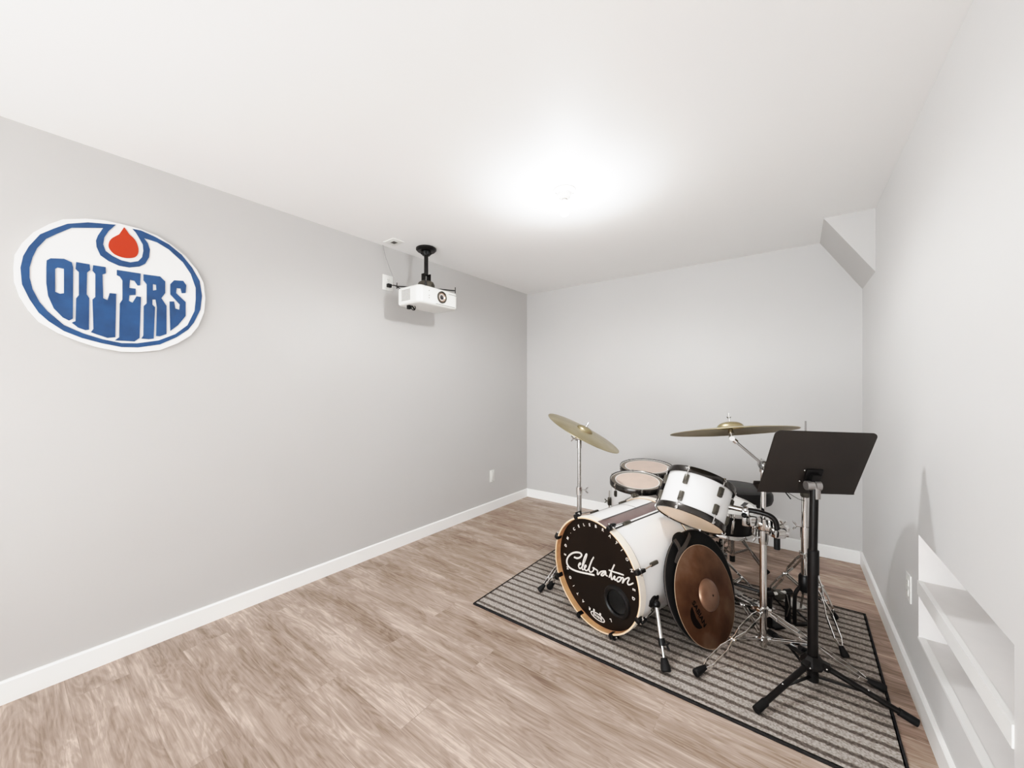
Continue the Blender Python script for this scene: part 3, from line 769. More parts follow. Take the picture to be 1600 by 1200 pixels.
# ------------------------------------------------------------------ boom stand on the right
PA = (-0.151, 2.256)
def stand_boom():
    c = PA; t = thing('cymbal_stand', 'chrome boom cymbal stand left of the black music stand, legs on the rug', 'cymbal stand', (c[0], c[1], RUGZ), 'chrome cymbal stands')
    MB().cyl((c[0], c[1], .035), (c[0], c[1], .58), .0155, 20).build('lower_tube', M['chrome'], t)
    MB().cyl((c[0], c[1], .56), (c[0], c[1], .905), .0120, 18).build('upper_tube', M['chrome'], t)
    mb = MB(); mb.lathe([(0, .535), (.019, .535), (.022, .560), (.022, .600), (0, .600)], Matrix.Translation((c[0], c[1], 0)), 20); wing(mb, (c[0] - .014, c[1] - .012, .565), (-.8, -.6, 0), 1.0)
    mb.build('height_clamp', M['chrome2'], t)
    T = V((c[0], c[1], .920)); E_ = CR_ - CRN * .052
    bd = (E_ - T).normalized()
    mb = MB(); sd = bd.cross(V((0, 0, 1))).normalized(); mb.cyl(T - sd * .024, T + sd * .024, .023, 18); mb.cyl(T - V((0, 0, .035)), T, .016, 16)
    wing(mb, T - sd * .02, -sd, 1.1); wing(mb, T + sd * .02, sd, 1.0); mb.build('boom_tilter', M['chrome2'], t)
    MB().tube([T - bd * .12, E_], .0062, 12).build('boom_arm', M['grey_metal'], t)
    mb = MB(); mb.cyl(E_ - bd * .03, E_ + bd * .004, .011, 12); mb.cyl(E_ - sd * .018, E_ + sd * .018, .013, 14); wing(mb, E_ + sd * .014 , sd, .8)
    mb.tube([E_, CR_ - CRN * .03, CR_ + CRN * .075], .0042, 10); mb.cyl(CR_ - CRN * .030, CR_ - CRN * .002, .015, 14, r2=.011); mb.build('cymbal_tilter', M['chrome'], t)
    wm = MB(); wing(wm, CR_ + CRN * .036, CRN, .6); wm.build('wing_nut', M['bracket'], t)
    mb = MB(); collar(mb, c, .205, .023, .040, 3, radians(238)); collar(mb, c, .072, .021, .026, 3, radians(238)); mb.build('leg_collar', M['chrome'], t)
    tripod(t, c, [(-.38, 1.868), (.285, 2.252), (-.374, 2.650)], .205, .072, .036, .014, foot_len=.07)
stand_boom()

# tom holder: multi clamp on the boom stand, arm to the rack tom
def tom_holder():
    z = .638; c = V((PA[0], PA[1], z)); t = thing('tom_holder', 'chrome multi clamp with black bent rod joining rack tom to boom stand', 'clamp', tuple(c))
    sx = V((.80, .60, 0)); f = V((-.6, .8, 0))                 # across and into the picture
    U = V((0, 0, 1))
    mb = MB(axes(c, sx, f, U))
    mb.box(-.082, -.016, -.028, .022, -.014, .036, bev=.008); mb.box(.014, .084, -.028, .022, -.030, .020, bev=.008)
    mb.lathe([(0, -.034), (.026, -.034), (.028, -.030), (.028, .022), (.024, .026), (0, .026)], n=20)
    mb.cyl((.020, -.008, -.012), (.100, -.012, -.026), .017, 16); mb.cyl((-.030, -.008, .012), (-.080, -.012, .020), .014, 16)
    mb.ball((.100, -.012, -.026), .019, 14); mb.box(.030, .052, -.036, -.018, -.016, .030, bev=.004)
    mb.box(.000, .058, -.084, -.014, -.050, -.008, bev=.009); mb.cyl((.030, -.060, -.030), (.074, -.064, -.034), .013, 12)
    mb.build('clamp_block', M['chrome'], t)
    wm = MB(axes(c, sx, f, U)); wing(wm, (.030, -.012, -.026), (.3, -.5, -.8), .9); wing(wm, (-.045, -.012, -.012), (-.5, -.6, -.5), .9); wing(wm, (.070, -.02, .0), (.4, -.9, .2), .8)
    wm.build('wing_bolt', M['chrome'], t)
    tb = MT @ (Matrix.Rotation(radians(6), 4, 'Z') @ V((.200, 0, .10)))
    p = [V((-.222, 2.226, .694)), V((-.190, 2.222, .696)), V((-.150, 2.220, .693)), V((-.116, 2.221, .682)), V((-.098, 2.223, .658)), V((-.094, 2.225, .618))]
    MB().tube(smooth_line(p, 5), [.012] * 26, 12).build('bent_rod', M['blackmetal'], t)
    MB().cyl((-.094, 2.225, .632), (-.094, 2.225, .532), .0130, 14).build('rod_end', M['rubber'], t)
    q = MB(); q.cyl(tb, (-.205, 2.228, .690), .0125, 14); q.ball((-.222, 2.226, .694), .019, 12)
    q.box(-.016, .016, -.016, .016, -.075, .010, 0, Matrix.Translation((-.222, 2.226, .690)), .006)
    q.build('holder_arm', M['chrome2'], t)
    km = MB(); k0 = V((-.226, 2.205, .672)); km.ball(k0, .013); km.ball((-.205, 2.212, .634), .012); km.ball((-.068, 2.236, .622), .011); km.build('memory_lock', M['black'], t)
tom_holder()

# ------------------------------------------------------------------ hi-hat stand
def hihat():
    c = (0.0147, 2.634); t = thing('hi_hat_stand', 'chrome hi-hat stand without cymbals, directly behind the black music stand pole', 'hi-hat stand', (c[0], c[1], RUGZ))
    MB().cyl((c[0], c[1], .18), (c[0], c[1], .52), .0190, 20).build('lower_tube', M['chrome'], t)
    MB().cyl((c[0], c[1], .50), (c[0], c[1], .715), .0160, 20).build('upper_tube', M['chrome'], t)
    MB().cyl((c[0], c[1], .70), (c[0] + .002, c[1], 1.118), .0042, 10).build('pull_rod', M['grey_metal'], t)
    mb = MB(); mb.lathe([(.018, .705), (.022, .712), (.022, .735), (.010, .742), (.004, .742)], Matrix.Translation((c[0], c[1], 0)), 20); mb.build('seat_cup', M['bracket'], t)
    mb = MB(); collar(mb, c, .515, .0225, .06, 0); wing(mb, (c[0] - .018, c[1] - .01, .545), (-.95, -.25, .1), 1.1); mb.build('height_clamp', M['chrome'], t)
    mb = MB(); collar(mb, c, .390, .0235, .03, 3, radians(4)); mb.build('leg_collar', M['chrome2'], t)
    tripod(t, c, [(.168, 2.415), (-.175, 2.905), (.150, 2.800)], .385, .20, .032, .012, foot_len=.055)
    mb = MB(); mb.lathe([(0, .195), (.026, .195), (.030, .205), (.030, .275), (.024, .285), (0, .285)], Matrix.Translation((c[0], c[1], 0)), 20)
    mb.build('pedal_hub', M['black'], t)
    dirp = V((-.47, .88, 0)).normalized(); sd = V((.80, .60, 0)); U = V((0, 0, 1)); B = V((c[0], c[1], 0))
    mb = MB()
    for k in (-1, 1):
        pts = [B + sd * k * .012 + U * .225, B + sd * k * .040 + U * .205, B + sd * k * .056 + U * .160, B + sd * k * .056 + U * .020]
        mb.tube(smooth_line(pts, 4), .0095, 10)
    mb.bar(B - sd * .060 + U * .0155, B + sd * .060 + U * .0155, .020, .010)
    mb.build('yoke', M['blackmetal'], t)
    Mx = axes(B + U * .03 + dirp * .03, sd, dirp, U)
    Rz = Matrix.Rotation(radians(10), 4, 'X')
    mb = MB(Mx); mb.box(-.042, .042, 0, .27, .010, .018, 0, Matrix.Translation((0, 0, .035)) @ Matrix.Rotation(radians(-10), 4, 'X'), .003)
    fb = mb.build('footboard', M['chrome2'], t)
    mb = MB(Mx); mb.bar((-.03, 0, -.016), (-.03, .27, -.016), .006, .006); mb.bar((.03, 0, -.016), (.03, .27, -.016), .006, .006); mb.box(-.045, .045, .25, .30, -.020, .006, bev=.004)
    mb.build('heel_plate', M['blackmetal'], t)
    MB().bar(B + U * .20 + dirp * .01, B + U * .07 + dirp * .045, .010, .003).build('pull_chain', M['chrome2'], t)
hihat()

# ------------------------------------------------------------------ left pedal of a double bass pedal
def pedal():
    o = V((-.100, 2.540, RUGZ)); f = V((.754, -.656, 0)).normalized(); s_ = V((.656, .754, 0)).normalized(); U = V((0, 0, 1))
    Mx = axes(o, s_, -f, U)               # local X across, Y towards the heel
    t = thing('bass_drum_pedal', 'black and silver drum pedal on the rug between boom stand and hi-hat', 'drum pedal', tuple(o))
    for k in (-1, 1):
        mb = MB(Mx); mb.box(k * .060 - .009, k * .060 + .009, -.012, .012, 0, .175, bev=.004); mb.lathe([(0, -.018), (.016, -.018), (.016, .018), (0, .018)], Matrix.Translation((k * .060, 0, .178)) @ Matrix.Rotation(pi / 2, 4, 'Y'), 16)
        mb.build('tower', M['blackmetal'], t)
    MB(Mx).cyl((-.060, 0, .178), (.060, 0, .178), .0085, 14).build('axle', M['white_tube'], t)
    mb = MB(Mx); cam = []
    for i in range(13): a = radians(-110 + i * 18); cam.append((.034 * cos(a), .034 * sin(a)))
    mb.prism([cam], Matrix.Translation((-.003, 0, .178)) @ Matrix.Rotation(pi / 2, 4, 'Y'), -.010, .010); mb.build('cam', M['bracket'], t)
    mb = MB(Mx); mb.tube([(0, .036, .185), (0, .042, .12), (0, .050, .045)], .0045, 8); mb.build('chain', M['bracket'], t)
    mb = MB(Mx); mb.box(-.052, .052, -.03, .06, 0.0, .012, bev=.003); mb.bar((-.035, .05, .006), (-.035, .36, .006), .008, .008); mb.bar((.035, .05, .006), (.035, .36, .006), .008, .008)
    mb.build('base_frame', M['blackmetal'], t)
    T = Matrix.Translation((0, .055, .050)) @ Matrix.Rotation(radians(-7.5), 4, 'X')
    fb = MB(Mx); fb.box(-.042, .042, 0, .215, 0, .008, 0, T, .003); fbo = fb.build('footboard', M['chrome'], t)
    sm = MB(Mx)
    for i in range(5):
        y = .03 + i * .038
        for x in (-.02, .02): sm.box(x - .006, x + .006, y, y + .026, .0078, .0092, 0, T)
    sm.build('footboard_slots', M['black'], fbo, 0)
    mb = MB(Mx); mb.box(-.045, .045, .275, .375, .004, .022, bev=.006); mb.build('heel_plate', M['chrome2'], t)
    # drive shaft to the other pedal
    a = Mx @ V((-.060, 0, .178)); b = V((-.600, 2.510, .200))
    mb = MB(); mb.ball(a, .014); mb.cyl(a, a.lerp(b, .5), .008, 12); mb.cyl(a.lerp(b, .48), b, .006, 12); mb.build('drive_shaft', M['blackmetal'], t)
    cb = MB(Mx); cb.tube([(.03, -.02, .178), (.032, -.035, .12), (.030, -.02, .06)], .003, 6); cb.build('return_spring', M['chrome2'], t)
pedal()

# ------------------------------------------------------------------ music stand
def music_stand():
    c = V((.038, 2.110, 0)); t = thing('music_stand', 'black music stand with a solid desk, front right on the striped rug', 'music stand', (c.x, c.y, RUGZ))
    MB().cyl((c.x, c.y, .055), (c.x, c.y, .58), .0190, 20).build('lower_tube', M['blackmetal'], t)
    top = V((.043, 2.113, .865))
    MB().cyl((c.x, c.y, .56), top, .0160, 20).build('upper_tube', M['blackmetal'], t)
    MB().cyl((c.x + .002, c.y, .50), (c.x + .002, c.y, .60), .0205, 20).build('height_grip', M['black'], t)
    hub = MB(); feet = [(-.139, 1.812), (.345, 2.118), (-.128, 2.408)]
    hub.lathe([(0, .100), (.040, .100), (.046, .112), (.042, .130), (.026, .150), (0, .150)], Matrix.Translation((c.x, c.y, 0)), 8)
    dirs = []
    for fx, fy in feet:
        d = (V((fx, fy, 0)) - V((c.x, c.y, 0))).normalized(); dirs.append(d)
        hub.bar(c + d * .020 + V((0, 0, .122)), c + d * .058 + V((0, 0, .112)), .030, .032, bev=.004)
    hb = hub.build('tripod_hub', M['blackmetal'], t)
    rv = MB()
    for d in dirs:
        s_ = V((-d.y, d.x, 0))
        for k in (-1, 1): rv.ball(c + d * .046 + s_ * k * .016 + V((0, 0, .114)), .0045, 8)
    rv.build('rivets', M['chrome'], hb)
    kn = MB(); kn.cyl(c + dirs[2] * .05 + V((0, 0, .135)), c + dirs[2] * .05 + V((-.02, -.02, .150)), .011, 12); kn.build('lock_knob', M['black'], hb)
    MB().cyl((c.x, c.y, .040), (c.x, c.y, .075), .021, 16).build('end_cap', M['black'], t)
    for (fx, fy), d in zip(feet, dirs):
        zb = RUGZ if fx < .29 else 0.0
        A = c + d * .048 + V((0, 0, .112)); F = V((fx, fy, zb + .0185))
        L_ = MB().cyl(A, F, .0115, 14).build('leg', M['blackmetal'], t)
        dd = (F - A).normalized()
        MB().cyl(F - dd * .045, F + dd * .012, .0150, 14).build('foot_cap', M['rubber'], L_)
        mid = A.lerp(F, .50); MB().bar(c + d * .018 + V((0, 0, .060)), mid, .012, .005, bev=.001).build('brace', M['blackmetal'], L_)
        MB().ball(mid + V((0, 0, .010)), .0045, 8).build('rivet', M['chrome'], L_)
    # desk: sheet with rounded upper corners, its back towards the camera
    BL, BR, TL, TR = V((-.161, 2.059, .830)), V((.181, 2.258, .829)), V((-.087, 1.960, 1.121)), V((.252, 2.161, 1.112))
    X = (BR - BL).normalized(); Yv = ((TL - BL) + (TR - BR)).normalized(); Yv = (Yv - X * Yv.dot(X)).normalized(); N = X.cross(Yv).normalized()   # N faces the camera side
    o = (BL + BR + TL + TR) / 4
    Wd = ((BR - BL).length + (TR - TL).length) / 2; Hd = ((TL - BL).length + (TR - BR).length) / 2
    shear = ((TL - BL).dot(X) + (TR - BR).dot(X)) / 2 / Hd
    lp = []
    def corner(cx, cy, r, a0):
        for i in range(7):
            a = radians(a0 + 90 * i / 6); lp.append((cx + r * cos(a), cy + r * sin(a)))
    w2, h2 = Wd / 2, Hd / 2
    lp.append((-w2, -h2)); lp.append((w2, -h2)); corner(w2 - .022, h2 - .022, .022, 0); corner(-w2 + .022, h2 - .022, .022, 90)
    Mx = axes(o, X, Yv, N)
    wa = lambda p: ((p - o).dot(X), (p - o).dot(Yv))
    qBL, qBR, qTL, qTR = [V(wa(p)) for p in (BL, BR, TL, TR)]
    def quad(x, y):
        u, v = (x + w2) / Wd, (y + h2) / Hd
        p = qBL * (1 - u) * (1 - v) + qBR * u * (1 - v) + qTL * (1 - u) * v + qTR * u * v
        return (p.x, p.y)
    lp[:] = [quad(*p) for p in lp]
    dk = MB(Mx).prism([lp], Matrix.Identity(4), -.0015, .0015).build('desk', M['deskmetal'], t, 30)
    MB(Mx).box(-w2, w2, -h2 - .001, -h2 + .003, -.055, -.0015, bev=.001).build('desk_ledge', M['deskmetal'], dk)
    MB(Mx).box(-w2, w2, -h2 - .001, -h2 + .018, -.058, -.055, bev=.001).build('ledge_lip', M['deskmetal'], dk)
    MB().tube([(-.062, 2.165, .824), (-.040, 2.178, .790)], .0028, 6).tube([(-.055, 2.166, .822), (-.012, 2.190, .792), (.010, 2.205, .784)], .0014, 6).build('page_holder', M['blackmetal'], dk)
    # side flange (folded edge)
    MB(Mx).bar((*quad(w2 - .001, -h2), -.007), (*quad(w2 - .001, h2 - .022), -.007), .0015, .014, up=(0, 0, 1)).build('folded_edge', M['deskmetal'], dk)
    # bracket
    bx = (top - o).dot(X); by = (top - o).dot(Yv)
    bk = MB(Mx); bk.box(bx - .030, bx + .036, by + .010, by + .075, .0015, .010, bev=.002)
    bk.box(bx - .016, bx + .022, by - .010, by + .060, .006, .032, bev=.004)
    bko = bk.build('desk_bracket', M['black'], t)
    rv = MB(Mx)
    for px, py in ((-.036, .068), (.034, .070), (-.044, .012)): rv.ball((bx + px, by + py, .004), .0042, 8)
    rv.build('bolts', M['chrome'], bko)
    tl = MB(); ax = X; K = top + V((0, 0, .012))
    tl.cyl(K - ax * .034, K - ax * .004, .0195, 18); tl.cyl(K - ax * .001, K + ax * .022, .0215, 18); tl.cyl(K + V((.004, .003, -.055)), K + V((.004, .003, 0)), .0185, 18)
    tl.build('tilt_clamp', M['grey_metal'], t)
music_stand()

# ------------------------------------------------------------------ projector, its mount and cables
def projector():
    x0, x1, y0, y1, z0, z1 = -2.505, -2.235, 1.855, 2.262, 1.925, 2.062
    t = thing('projector', 'white projector hanging from a black ceiling mount, lens to the room', 'projector', ((x0 + x1) / 2, (y0 + y1) / 2, z0))
    bm = bmesh.new(); bmesh.ops.create_cube(bm, size=1)
    for v in bm.verts: v.co = V(((x0 + x1) / 2 + v.co.x * (x1 - x0), (y0 + y1) / 2 + v.co.y * (y1 - y0), (z0 + z1) / 2 + v.co.z * (z1 - z0)))
    vert = [e for e in bm.edges if abs(e.verts[0].co.z - e.verts[1].co.z) > .01]
    bmesh.ops.bevel(bm, geom=vert, offset=.045, segments=6, affect='EDGES', profile=.5)
    rim = [e for e in bm.edges if abs(e.verts[0].co.z - e.verts[1].co.z) < 1e-5 and len(e.link_faces) == 2 and any(len(f.verts) > 8 for f in e.link_faces)]
    bmesh.ops.bevel(bm, geom=rim, offset=.022, segments=4, affect='EDGES', profile=.5)
    mb = MB(); mb.add([v.co.copy() for v in bm.verts], [[v.index for v in f.verts] for f in bm.faces]); bm.free()
    body = mb.build('body', M['plastic_w'], t, 40)
    # lens in the front (+X) face
    F = frame((x1 - .004, 2.078, 1.997), (1, 0, 0))
    ln = MB(F); ln.lathe([(.030, 0), (.043, 0), (.046, .004), (.046, .012), (.041, .016), (.034, .010), (.030, .004)], n=32, closed=True); lo = ln.build('lens_ring', M['bracket'], t)
    MB(F).lathe([(.036, .010), (.020, .002), (.018, .006)], n=32).build('lens_cone', M['lensrose'], lo)
    MB(F).lathe([(0, .010), (.010, .009), (.019, .005)], n=24).build('lens', M['glass'], lo)
    gr = MB()
    for i in range(9):
        z = 1.955 + i * .0095; gr.box(-2.435, -2.335, y0 - .0015, y0 + .002, z, z + .004)
    gr.build('side_vent', M['plastic_g'], t, 0)
    dt = MB()
    for z in (1.972, 1.990, 2.026): dt.cyl((x1 - .004, 1.952, z), (x1 + .0012, 1.952, z), .0035, 8)
    dt.build('sensor_window', M['bracket'], t)
    MB().box(x1 - .002, x1 + .0012, 2.150, 2.235, 2.034, 2.038, bev=.0005).build('front_slot', M['plastic_g'], t)
    MB().bar((x1 - .001, 2.02, 1.940), (x1 - .001, 2.22, 1.940), .003, .003).build('front_seam', M['plastic_g'], t)
    ft = MB(); ft.box(-2.41, -2.385, 1.880, 1.905, z0 - .030, z0 + .004, bev=.003); ft.build('adjustable_foot', M['black'], t)
    lp = [V((-2.385 + 0.0, 1.925 + .019 * cos(a), z0 - .014 + .019 * sin(a))) for a in [2 * pi * i / 20 for i in range(20)]]
    hg = MB(); hg.tube(lp, .0035, 8, True); hg.bar((-2.385, 1.915, z0 - .004), (-2.385, 1.936, z0 - .026), .006, .010); hg.build('hanging_loop', M['black'], t)
projector()
def mount():
    c = V((-2.402, 2.066, 0)); t = thing('projector_mount', 'black ceiling mount above the white projector, round plate and short pole', 'projector mount', (c.x, c.y, ZC))
    T = Matrix.Translation(c)
    MB(T).lathe([(0, ZC), (.074, ZC), (.080, ZC - .006), (.080, ZC - .018), (.068, ZC - .030), (0, ZC - .032)], n=40).build('ceiling_plate', M['blackmetal'], t)
    mb = MB(T); mb.lathe([(0, ZC - .025), (.036, ZC - .025), (.038, ZC - .04), (.030, ZC - .06), (0, ZC - .06)], n=24)
    for i in range(8): a = i * pi / 4; mb.ball((.034 * cos(a), .034 * sin(a), ZC - .045), .009, 8)
    mb.build('knuckle', M['black'], t)
    MB(T).cyl((0, 0, ZC - .05), (0, 0, 2.195), .0165, 18).build('pole', M['blackmetal'], t)
    mb = MB(T); mb.box(-.024, .024, -.030, -.022, 2.14, 2.205, bev=.002); mb.box(-.024, .024, .022, .030, 2.14, 2.205, bev=.002); mb.cyl((0, -.034, 2.195), (0, .034, 2.195), .006, 10); mb.build('yoke', M['blackmetal'], t)
    MB(T).lathe([(0, 2.150), (.035, 2.148), (.058, 2.136), (.068, 2.114), (.068, 2.088), (.05, 2.064), (0, 2.064)], n=36).build('hub_cover', M['bracket'], t)
    for (ax, ay) in ((-.10, -.205), (.160, -.145), (.160, .165), (-.08, .19)):
        mb = MB(T); d = V((ax, ay, 0)); mb.bar(d * .25 + V((0, 0, 2.090)), d + V((0, 0, 2.080)), .016, .006)
        ar = mb.build('arm', M['black'], t)
        MB(T).cyl((ax, ay, 2.060), (ax, ay, 2.108), .0035, 8).build('screw', M['black'], ar)
mount()
def plate(name, label, cat, Mx, w, h, kind, group=None):
    """cover plate; local Z out of the wall, Y up"""
    t = thing(name, label, cat, tuple(Mx.translation), group)
    MB(Mx).box(-w / 2, w / 2, -h / 2, h / 2, 0, .006, bev=.0022).build('cover_plate', M['plastic_w'], t)
    if kind == 'blank':
        mb = MB(Mx); mb.box(-w * .24, w * .24, -h * .29, h * .29, .005, .0085, bev=.001); mb.build('insert', M['plastic_w'], t)
        sm = MB(Mx)
        for y in (-h * .40, h * .40): sm.lathe([(0, .0072), (.003, .0072), (.0032, .006), (0, .006)], Matrix.Translation((0, y, 0)), 10)
        sm.build('screws', M['plastic_g'], t)
    if kind == 'duplex':
        for y in (-.021, .021):
            mb = MB(Mx); mb.box(-.016, .016, y - .0145, y + .0145, .005, .0085, bev=.0012); sk = mb.build('socket', M['plastic_w'], t)
            sm = MB(Mx)
            for x in (-.006, .006): sm.box(x - .0012, x + .0012, y - .002, y + .007, .0083, .0089)
            sm.cyl((0, y - .008, .0083), (0, y - .008, .0089), .0025, 8); sm.build('socket_slots', M['plastic_g'], sk, 0)
    if kind == 'hole':
        MB(Mx).box(-w * .18, w * .18, -h * .22, h * .16, .0055, .0068).build('cable_opening', M['bracket'], t, 0)
    return t
XW = lambda y, z, d=0: axes((XL + d, y, z), (0, 1, 0), (0, 0, 1), (1, 0, 0))
plate('wall_outlet', 'white wall plate low on the left wall near the back corner', 'outlet', XW(3.160, .362), .074, .124, 'blank')
plate('wall_outlet', 'white wall plate high on the left wall, beside the projector', 'outlet', XW(1.868, 2.128), .095, .120, 'duplex')
ny = 2.415
RWN = V((-1, -0.01765, 0)).normalized()
plate('wall_outlet', 'white wall outlet on the right wall beside the recessed shelves', 'outlet', axes((xr(ny), ny, .420), V((0, 0, 1)).cross(RWN), (0, 0, 1), RWN), .074, .120, 'duplex')
plate('ceiling_cable_plate', 'small white square plate with dark opening in the ceiling', 'cover plate', axes((-2.495, 1.827, ZC), (1, 0, 0), (0, -1, 0), (0, 0, -1)), .130, .100, 'hole')
cp = smooth_line([(-2.618, 1.816, ZC - .002), (-2.61, 1.835, 2.32), (-2.58, 1.868, 2.20), (-2.560, 1.905, 2.09), (-2.532, 1.96, 2.035), (-2.512, 2.00, 2.02)], 6)
tag(MB().tube(cp, .0026, 8).build('projector_cable', M['grey_metal'], None), 'thin grey cable running from the ceiling corner down behind the projector', 'cable')
pl_ = MB(); pl_.box(XL + .0088, XL + .036, 1.850, 1.885, 2.088, 2.118, bev=.005); pl_.tube(smooth_line([(XL + .034, 1.868, 2.102), (XL + .07, 1.885, 2.10), (-2.525, 1.905, 2.075), (-2.509, 1.935, 2.045)], 5), .004, 8)
tag(pl_.build('power_cord', M['black'], None), 'short black plug and cord in the wall plate behind the projector', 'cord')

# ------------------------------------------------------------------ ceiling lamp
def lamp():
    c = V((-1.0715, 1.927, 0)); T = Matrix.Translation(c)
    t = thing('ceiling_light', 'white porcelain lampholder with a bare lit bulb on the ceiling', 'ceiling light', (c.x, c.y, ZC))
    MB(T).lathe([(0, ZC), (.058, ZC), (.062, ZC - .004), (.062, ZC - .010), (.050, ZC - .016), (.036, ZC - .022), (.032, ZC - .045), (.024, ZC - .050), (0, ZC - .050)], n=40).build('lampholder', M['plastic_w'], t)
    sm = MB(T)
    for k in (-1, 1): sm.cyl((.048 * k * .8, .048 * k * .6, ZC - .019), (.048 * k * .8, .048 * k * .6, ZC - .013), .004, 8)
    sm.build('screws', M['plastic_g'], t)
    MB(T).cyl((0, 0, ZC - .062), (0, 0, ZC - .048), .014, 16).build('bulb_base', M['chrome2'], t)
    b = MB(T).lathe([(0.0125, ZC - .060), (.015, ZC - .068), (.024, ZC - .085), (.029, ZC - .104), (.029, ZC - .118), (.022, ZC - .136), (.011, ZC - .145), (0, ZC - .147)], n=28).build('bulb', M['bulb'], t)
    b.visible_shadow = True
    L = bpy.data.lights.new('bulb_light', 'SPOT'); L.energy = 34; L.shadow_soft_size = .03; L.color = (.94, .975, 1.0); L.spot_size = radians(178); L.spot_blend = .38
    L2 = bpy.data.lights.new('bulb_glow', 'POINT'); L2.energy = 13; L2.shadow_soft_size = .03; L2.color = (.94, .975, 1.0)
    lo2 = bpy.data.objects.new('bulb_glow', L2); COL.objects.link(lo2); lo2.location = (c.x, c.y, ZC - .20)
    lo = bpy.data.objects.new('bulb_light', L); COL.objects.link(lo); lo.location = (c.x, c.y, ZC - .185)
lamp()

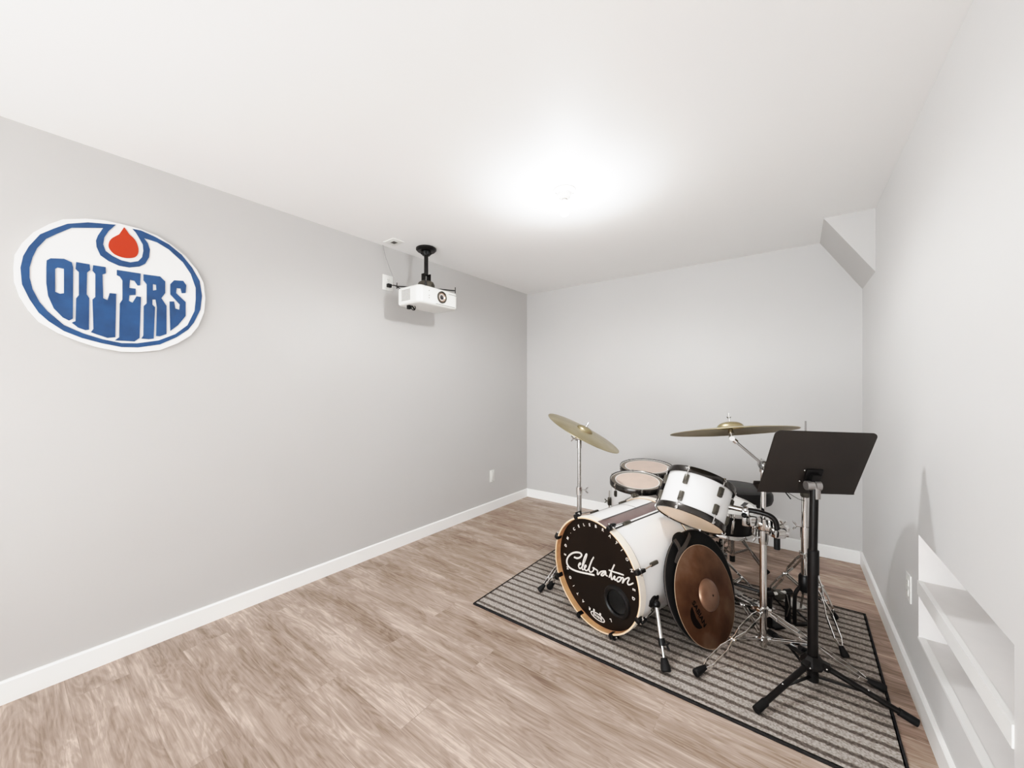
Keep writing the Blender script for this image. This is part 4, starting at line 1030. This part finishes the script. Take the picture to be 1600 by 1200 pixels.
# ------------------------------------------------------------------ oval sign on the left wall
def sign():
    board = [(0.047, 1.796), (0.05, 1.849), (0.069, 1.903), (0.099, 1.958), (0.141, 2.007), (0.181, 2.042), (0.249, 2.069), (0.306, 2.081), (0.365, 2.083), (0.433, 2.081), (0.494, 2.068), (0.549, 2.039), (0.606, 1.995), (0.655, 1.932), (0.683, 1.869), (0.691, 1.787), (0.686, 1.709), (0.66, 1.629), (0.628, 1.577), (0.575, 1.531), (0.504, 1.489), (0.428, 1.474), (0.365, 1.471), (0.289, 1.485), (0.226, 1.508), (0.166, 1.539), (0.113, 1.582), (0.085, 1.627), (0.062, 1.682), (0.049, 1.738)]
    ro = [(0.065, 1.8), (0.072, 1.85), (0.087, 1.895), (0.117, 1.955), (0.155, 1.992), (0.194, 2.026), (0.257, 2.054), (0.346, 2.073), (0.322, 2.035), (0.308, 2.001), (0.304, 1.967), (0.312, 1.939), (0.335, 1.921), (0.365, 1.908), (0.396, 1.907), (0.423, 1.92), (0.437, 1.943), (0.442, 1.976), (0.44, 2.007), (0.428, 2.032), (0.414, 2.059), (0.403, 2.072), (0.433, 2.074), (0.485, 2.059), (0.539, 2.036), (0.59, 1.997), (0.633, 1.941), (0.666, 1.876), (0.676, 1.798), (0.669, 1.721), (0.641, 1.647), (0.617, 1.607), (0.569, 1.561), (0.504, 1.518), (0.423, 1.496), (0.365, 1.493), (0.298, 1.506), (0.237, 1.524), (0.184, 1.549), (0.141, 1.586), (0.113, 1.62), (0.089, 1.671), (0.069, 1.731)]
    ri = [(0.089, 1.806), (0.097, 1.851), (0.109, 1.893), (0.134, 1.941), (0.166, 1.974), (0.207, 2.013), (0.304, 2.044), (0.287, 2.003), (0.281, 1.978), (0.283, 1.949), (0.295, 1.914), (0.322, 1.894), (0.357, 1.881), (0.392, 1.881), (0.428, 1.895), (0.449, 1.914), (0.463, 1.95), (0.466, 1.989), (0.458, 2.019), (0.444, 2.04), (0.494, 2.033), (0.539, 2.01), (0.596, 1.958), (0.628, 1.905), (0.649, 1.835), (0.649, 1.773), (0.644, 1.71), (0.614, 1.63), (0.564, 1.577), (0.499, 1.538), (0.419, 1.516), (0.365, 1.512), (0.302, 1.524), (0.241, 1.545), (0.184, 1.575), (0.137, 1.63), (0.116, 1.665), (0.097, 1.716), (0.089, 1.763)]
    drop = [(0.374, 2.071), (0.357, 2.031), (0.331, 2.002), (0.322, 1.975), (0.325, 1.952), (0.344, 1.93), (0.378, 1.924), (0.41, 1.935), (0.423, 1.958), (0.423, 1.989), (0.412, 2.021), (0.392, 2.042)]
    LT = [
     ([(0.135, 1.848), (0.146, 1.86), (0.184, 1.868), (0.207, 1.858), (0.211, 1.836), (0.21, 1.607), (0.199, 1.597), (0.181, 1.608), (0.155, 1.644), (0.139, 1.696), (0.134, 1.751), (0.134, 1.817)], [(0.159, 1.818), (0.166, 1.825), (0.184, 1.824), (0.184, 1.716), (0.173, 1.711), (0.159, 1.717)]),
     ([(0.22, 1.863), (0.261, 1.863), (0.263, 1.837), (0.253, 1.823), (0.252, 1.724), (0.26, 1.708), (0.259, 1.564), (0.249, 1.56), (0.226, 1.569), (0.207, 1.589), (0.218, 1.597), (0.22, 1.7), (0.228, 1.716), (0.228, 1.82), (0.218, 1.832)],),
     ([(0.272, 1.862), (0.312, 1.863), (0.313, 1.834), (0.302, 1.826), (0.304, 1.716), (0.318, 1.709), (0.325, 1.744), (0.347, 1.745), (0.344, 1.538), (0.318, 1.532), (0.281, 1.546), (0.265, 1.553), (0.273, 1.569), (0.27, 1.704), (0.279, 1.717), (0.279, 1.823), (0.27, 1.836)],),
     ([(0.349, 1.859), (0.432, 1.861), (0.43, 1.802), (0.421, 1.8), (0.41, 1.82), (0.394, 1.822), (0.392, 1.782), (0.414, 1.783), (0.414, 1.752), (0.392, 1.747), (0.39, 1.719), (0.403, 1.712), (0.417, 1.746), (0.433, 1.746), (0.428, 1.543), (0.41, 1.524), (0.342, 1.523), (0.357, 1.539), (0.359, 1.701), (0.368, 1.721), (0.368, 1.813), (0.359, 1.83), (0.349, 1.834)],),
     ([(0.442, 1.86), (0.504, 1.863), (0.524, 1.842), (0.524, 1.783), (0.509, 1.754), (0.529, 1.718), (0.529, 1.573), (0.504, 1.559), (0.489, 1.559), (0.492, 1.705), (0.487, 1.743), (0.475, 1.741), (0.475, 1.715), (0.485, 1.704), (0.48, 1.545), (0.461, 1.54), (0.435, 1.541), (0.442, 1.557), (0.443, 1.703), (0.454, 1.718), (0.454, 1.813), (0.442, 1.83)], [(0.477, 1.819), (0.489, 1.818), (0.49, 1.792), (0.477, 1.786)]),
     ([(0.544, 1.833), (0.559, 1.856), (0.596, 1.861), (0.609, 1.84), (0.606, 1.799), (0.59, 1.795), (0.585, 1.818), (0.569, 1.818), (0.567, 1.791), (0.606, 1.751), (0.606, 1.677), (0.575, 1.625), (0.544, 1.591), (0.541, 1.743), (0.559, 1.746), (0.564, 1.71), (0.58, 1.706), (0.582, 1.734), (0.544, 1.78)],)]
    Mx = XW(0, 0)
    t = thing('wall_sign', 'white oval wooden sign with blue letters and red drop on left wall', 'sign', (XL, .37, 1.78))
    bd = MB(Mx).prism([board], Matrix.Identity(4), .002, .018).build('board', M['sign_w'], t, 0)
    MB(Mx).prism([ro, ri], Matrix.Identity(4), .0175, .0215).build('blue_outline', M['sign_b'], t, 0)
    MB(Mx).prism([[(p.x, p.y) for p in smooth_line([(a, b, 0) for a, b in drop[1:]] , 4)] + [drop[0]]], Matrix.Identity(4), .0175, .0215).build('red_drop', M['sign_r'], t, 0)
    for lp in LT: MB(Mx).prism(list(lp), Matrix.Identity(4), .0175, .0225).build('letter', M['sign_b'], t, 0)
sign()

# ------------------------------------------------------------------ light from the rest of the house, added fill, camera
w = bpy.data.worlds.new('World'); bpy.context.scene.world = w; w.use_nodes = True
bg = w.node_tree.nodes['Background']; bg.inputs['Color'].default_value = (0.92, 0.968, 1.0, 1); bg.inputs['Strength'].default_value = 7.6
def area(loc, rot, sx, sy, e, col=(.92, .968, 1.0)):
    L = bpy.data.lights.new('fill_light', 'AREA'); L.shape = 'RECTANGLE'; L.size = sx; L.size_y = sy; L.energy = e; L.color = col
    o = bpy.data.objects.new('fill_light', L); COL.objects.link(o); o.location = loc; o.rotation_euler = rot; return o
area((-1.0, -0.9, 0.8), (radians(138), 0, 0), 1.8, 1.0, 21)  # unseen fill added behind the camera to lift the ceiling and far room

cam = bpy.data.cameras.new('Camera'); co = bpy.data.objects.new('Camera', cam); COL.objects.link(co)
co.location = (0, 0, CAM_H); co.rotation_euler = (pi / 2, 0, radians(36.803))
cam.sensor_width = 36; cam.lens = 605.08 / 1600 * 36; cam.shift_y = 5.19 / 1600; cam.clip_start = .02
sc = bpy.context.scene; sc.camera = co
sc.view_settings.view_transform = 'Standard'; sc.view_settings.look = 'None'; sc.view_settings.exposure = 0.0; sc.view_settings.gamma = 1.3
# gentle tone curve: deeper shadows, soft shoulder (scene values 0..2 onto the curve)
vs_ = sc.view_settings; vs_.use_curve_mapping = True; cm = vs_.curve_mapping
cm.white_level = (2, 2, 2); cm.clip_max_x = 1; cm.clip_max_y = 1
cv = cm.curves[3]
tone = [(0, 0), (.03, .011), (.10, .068), (.22, .22), (.5, .515), (.7, .70), (.85, .81), (1.1, .905), (1.5, .965), (2, 1)]
cv.points[0].location = (0, 0); cv.points[-1].location = (1, 1)
for x, y in tone[1:-1]: cv.points.new(x / 2, y)
cm.update()
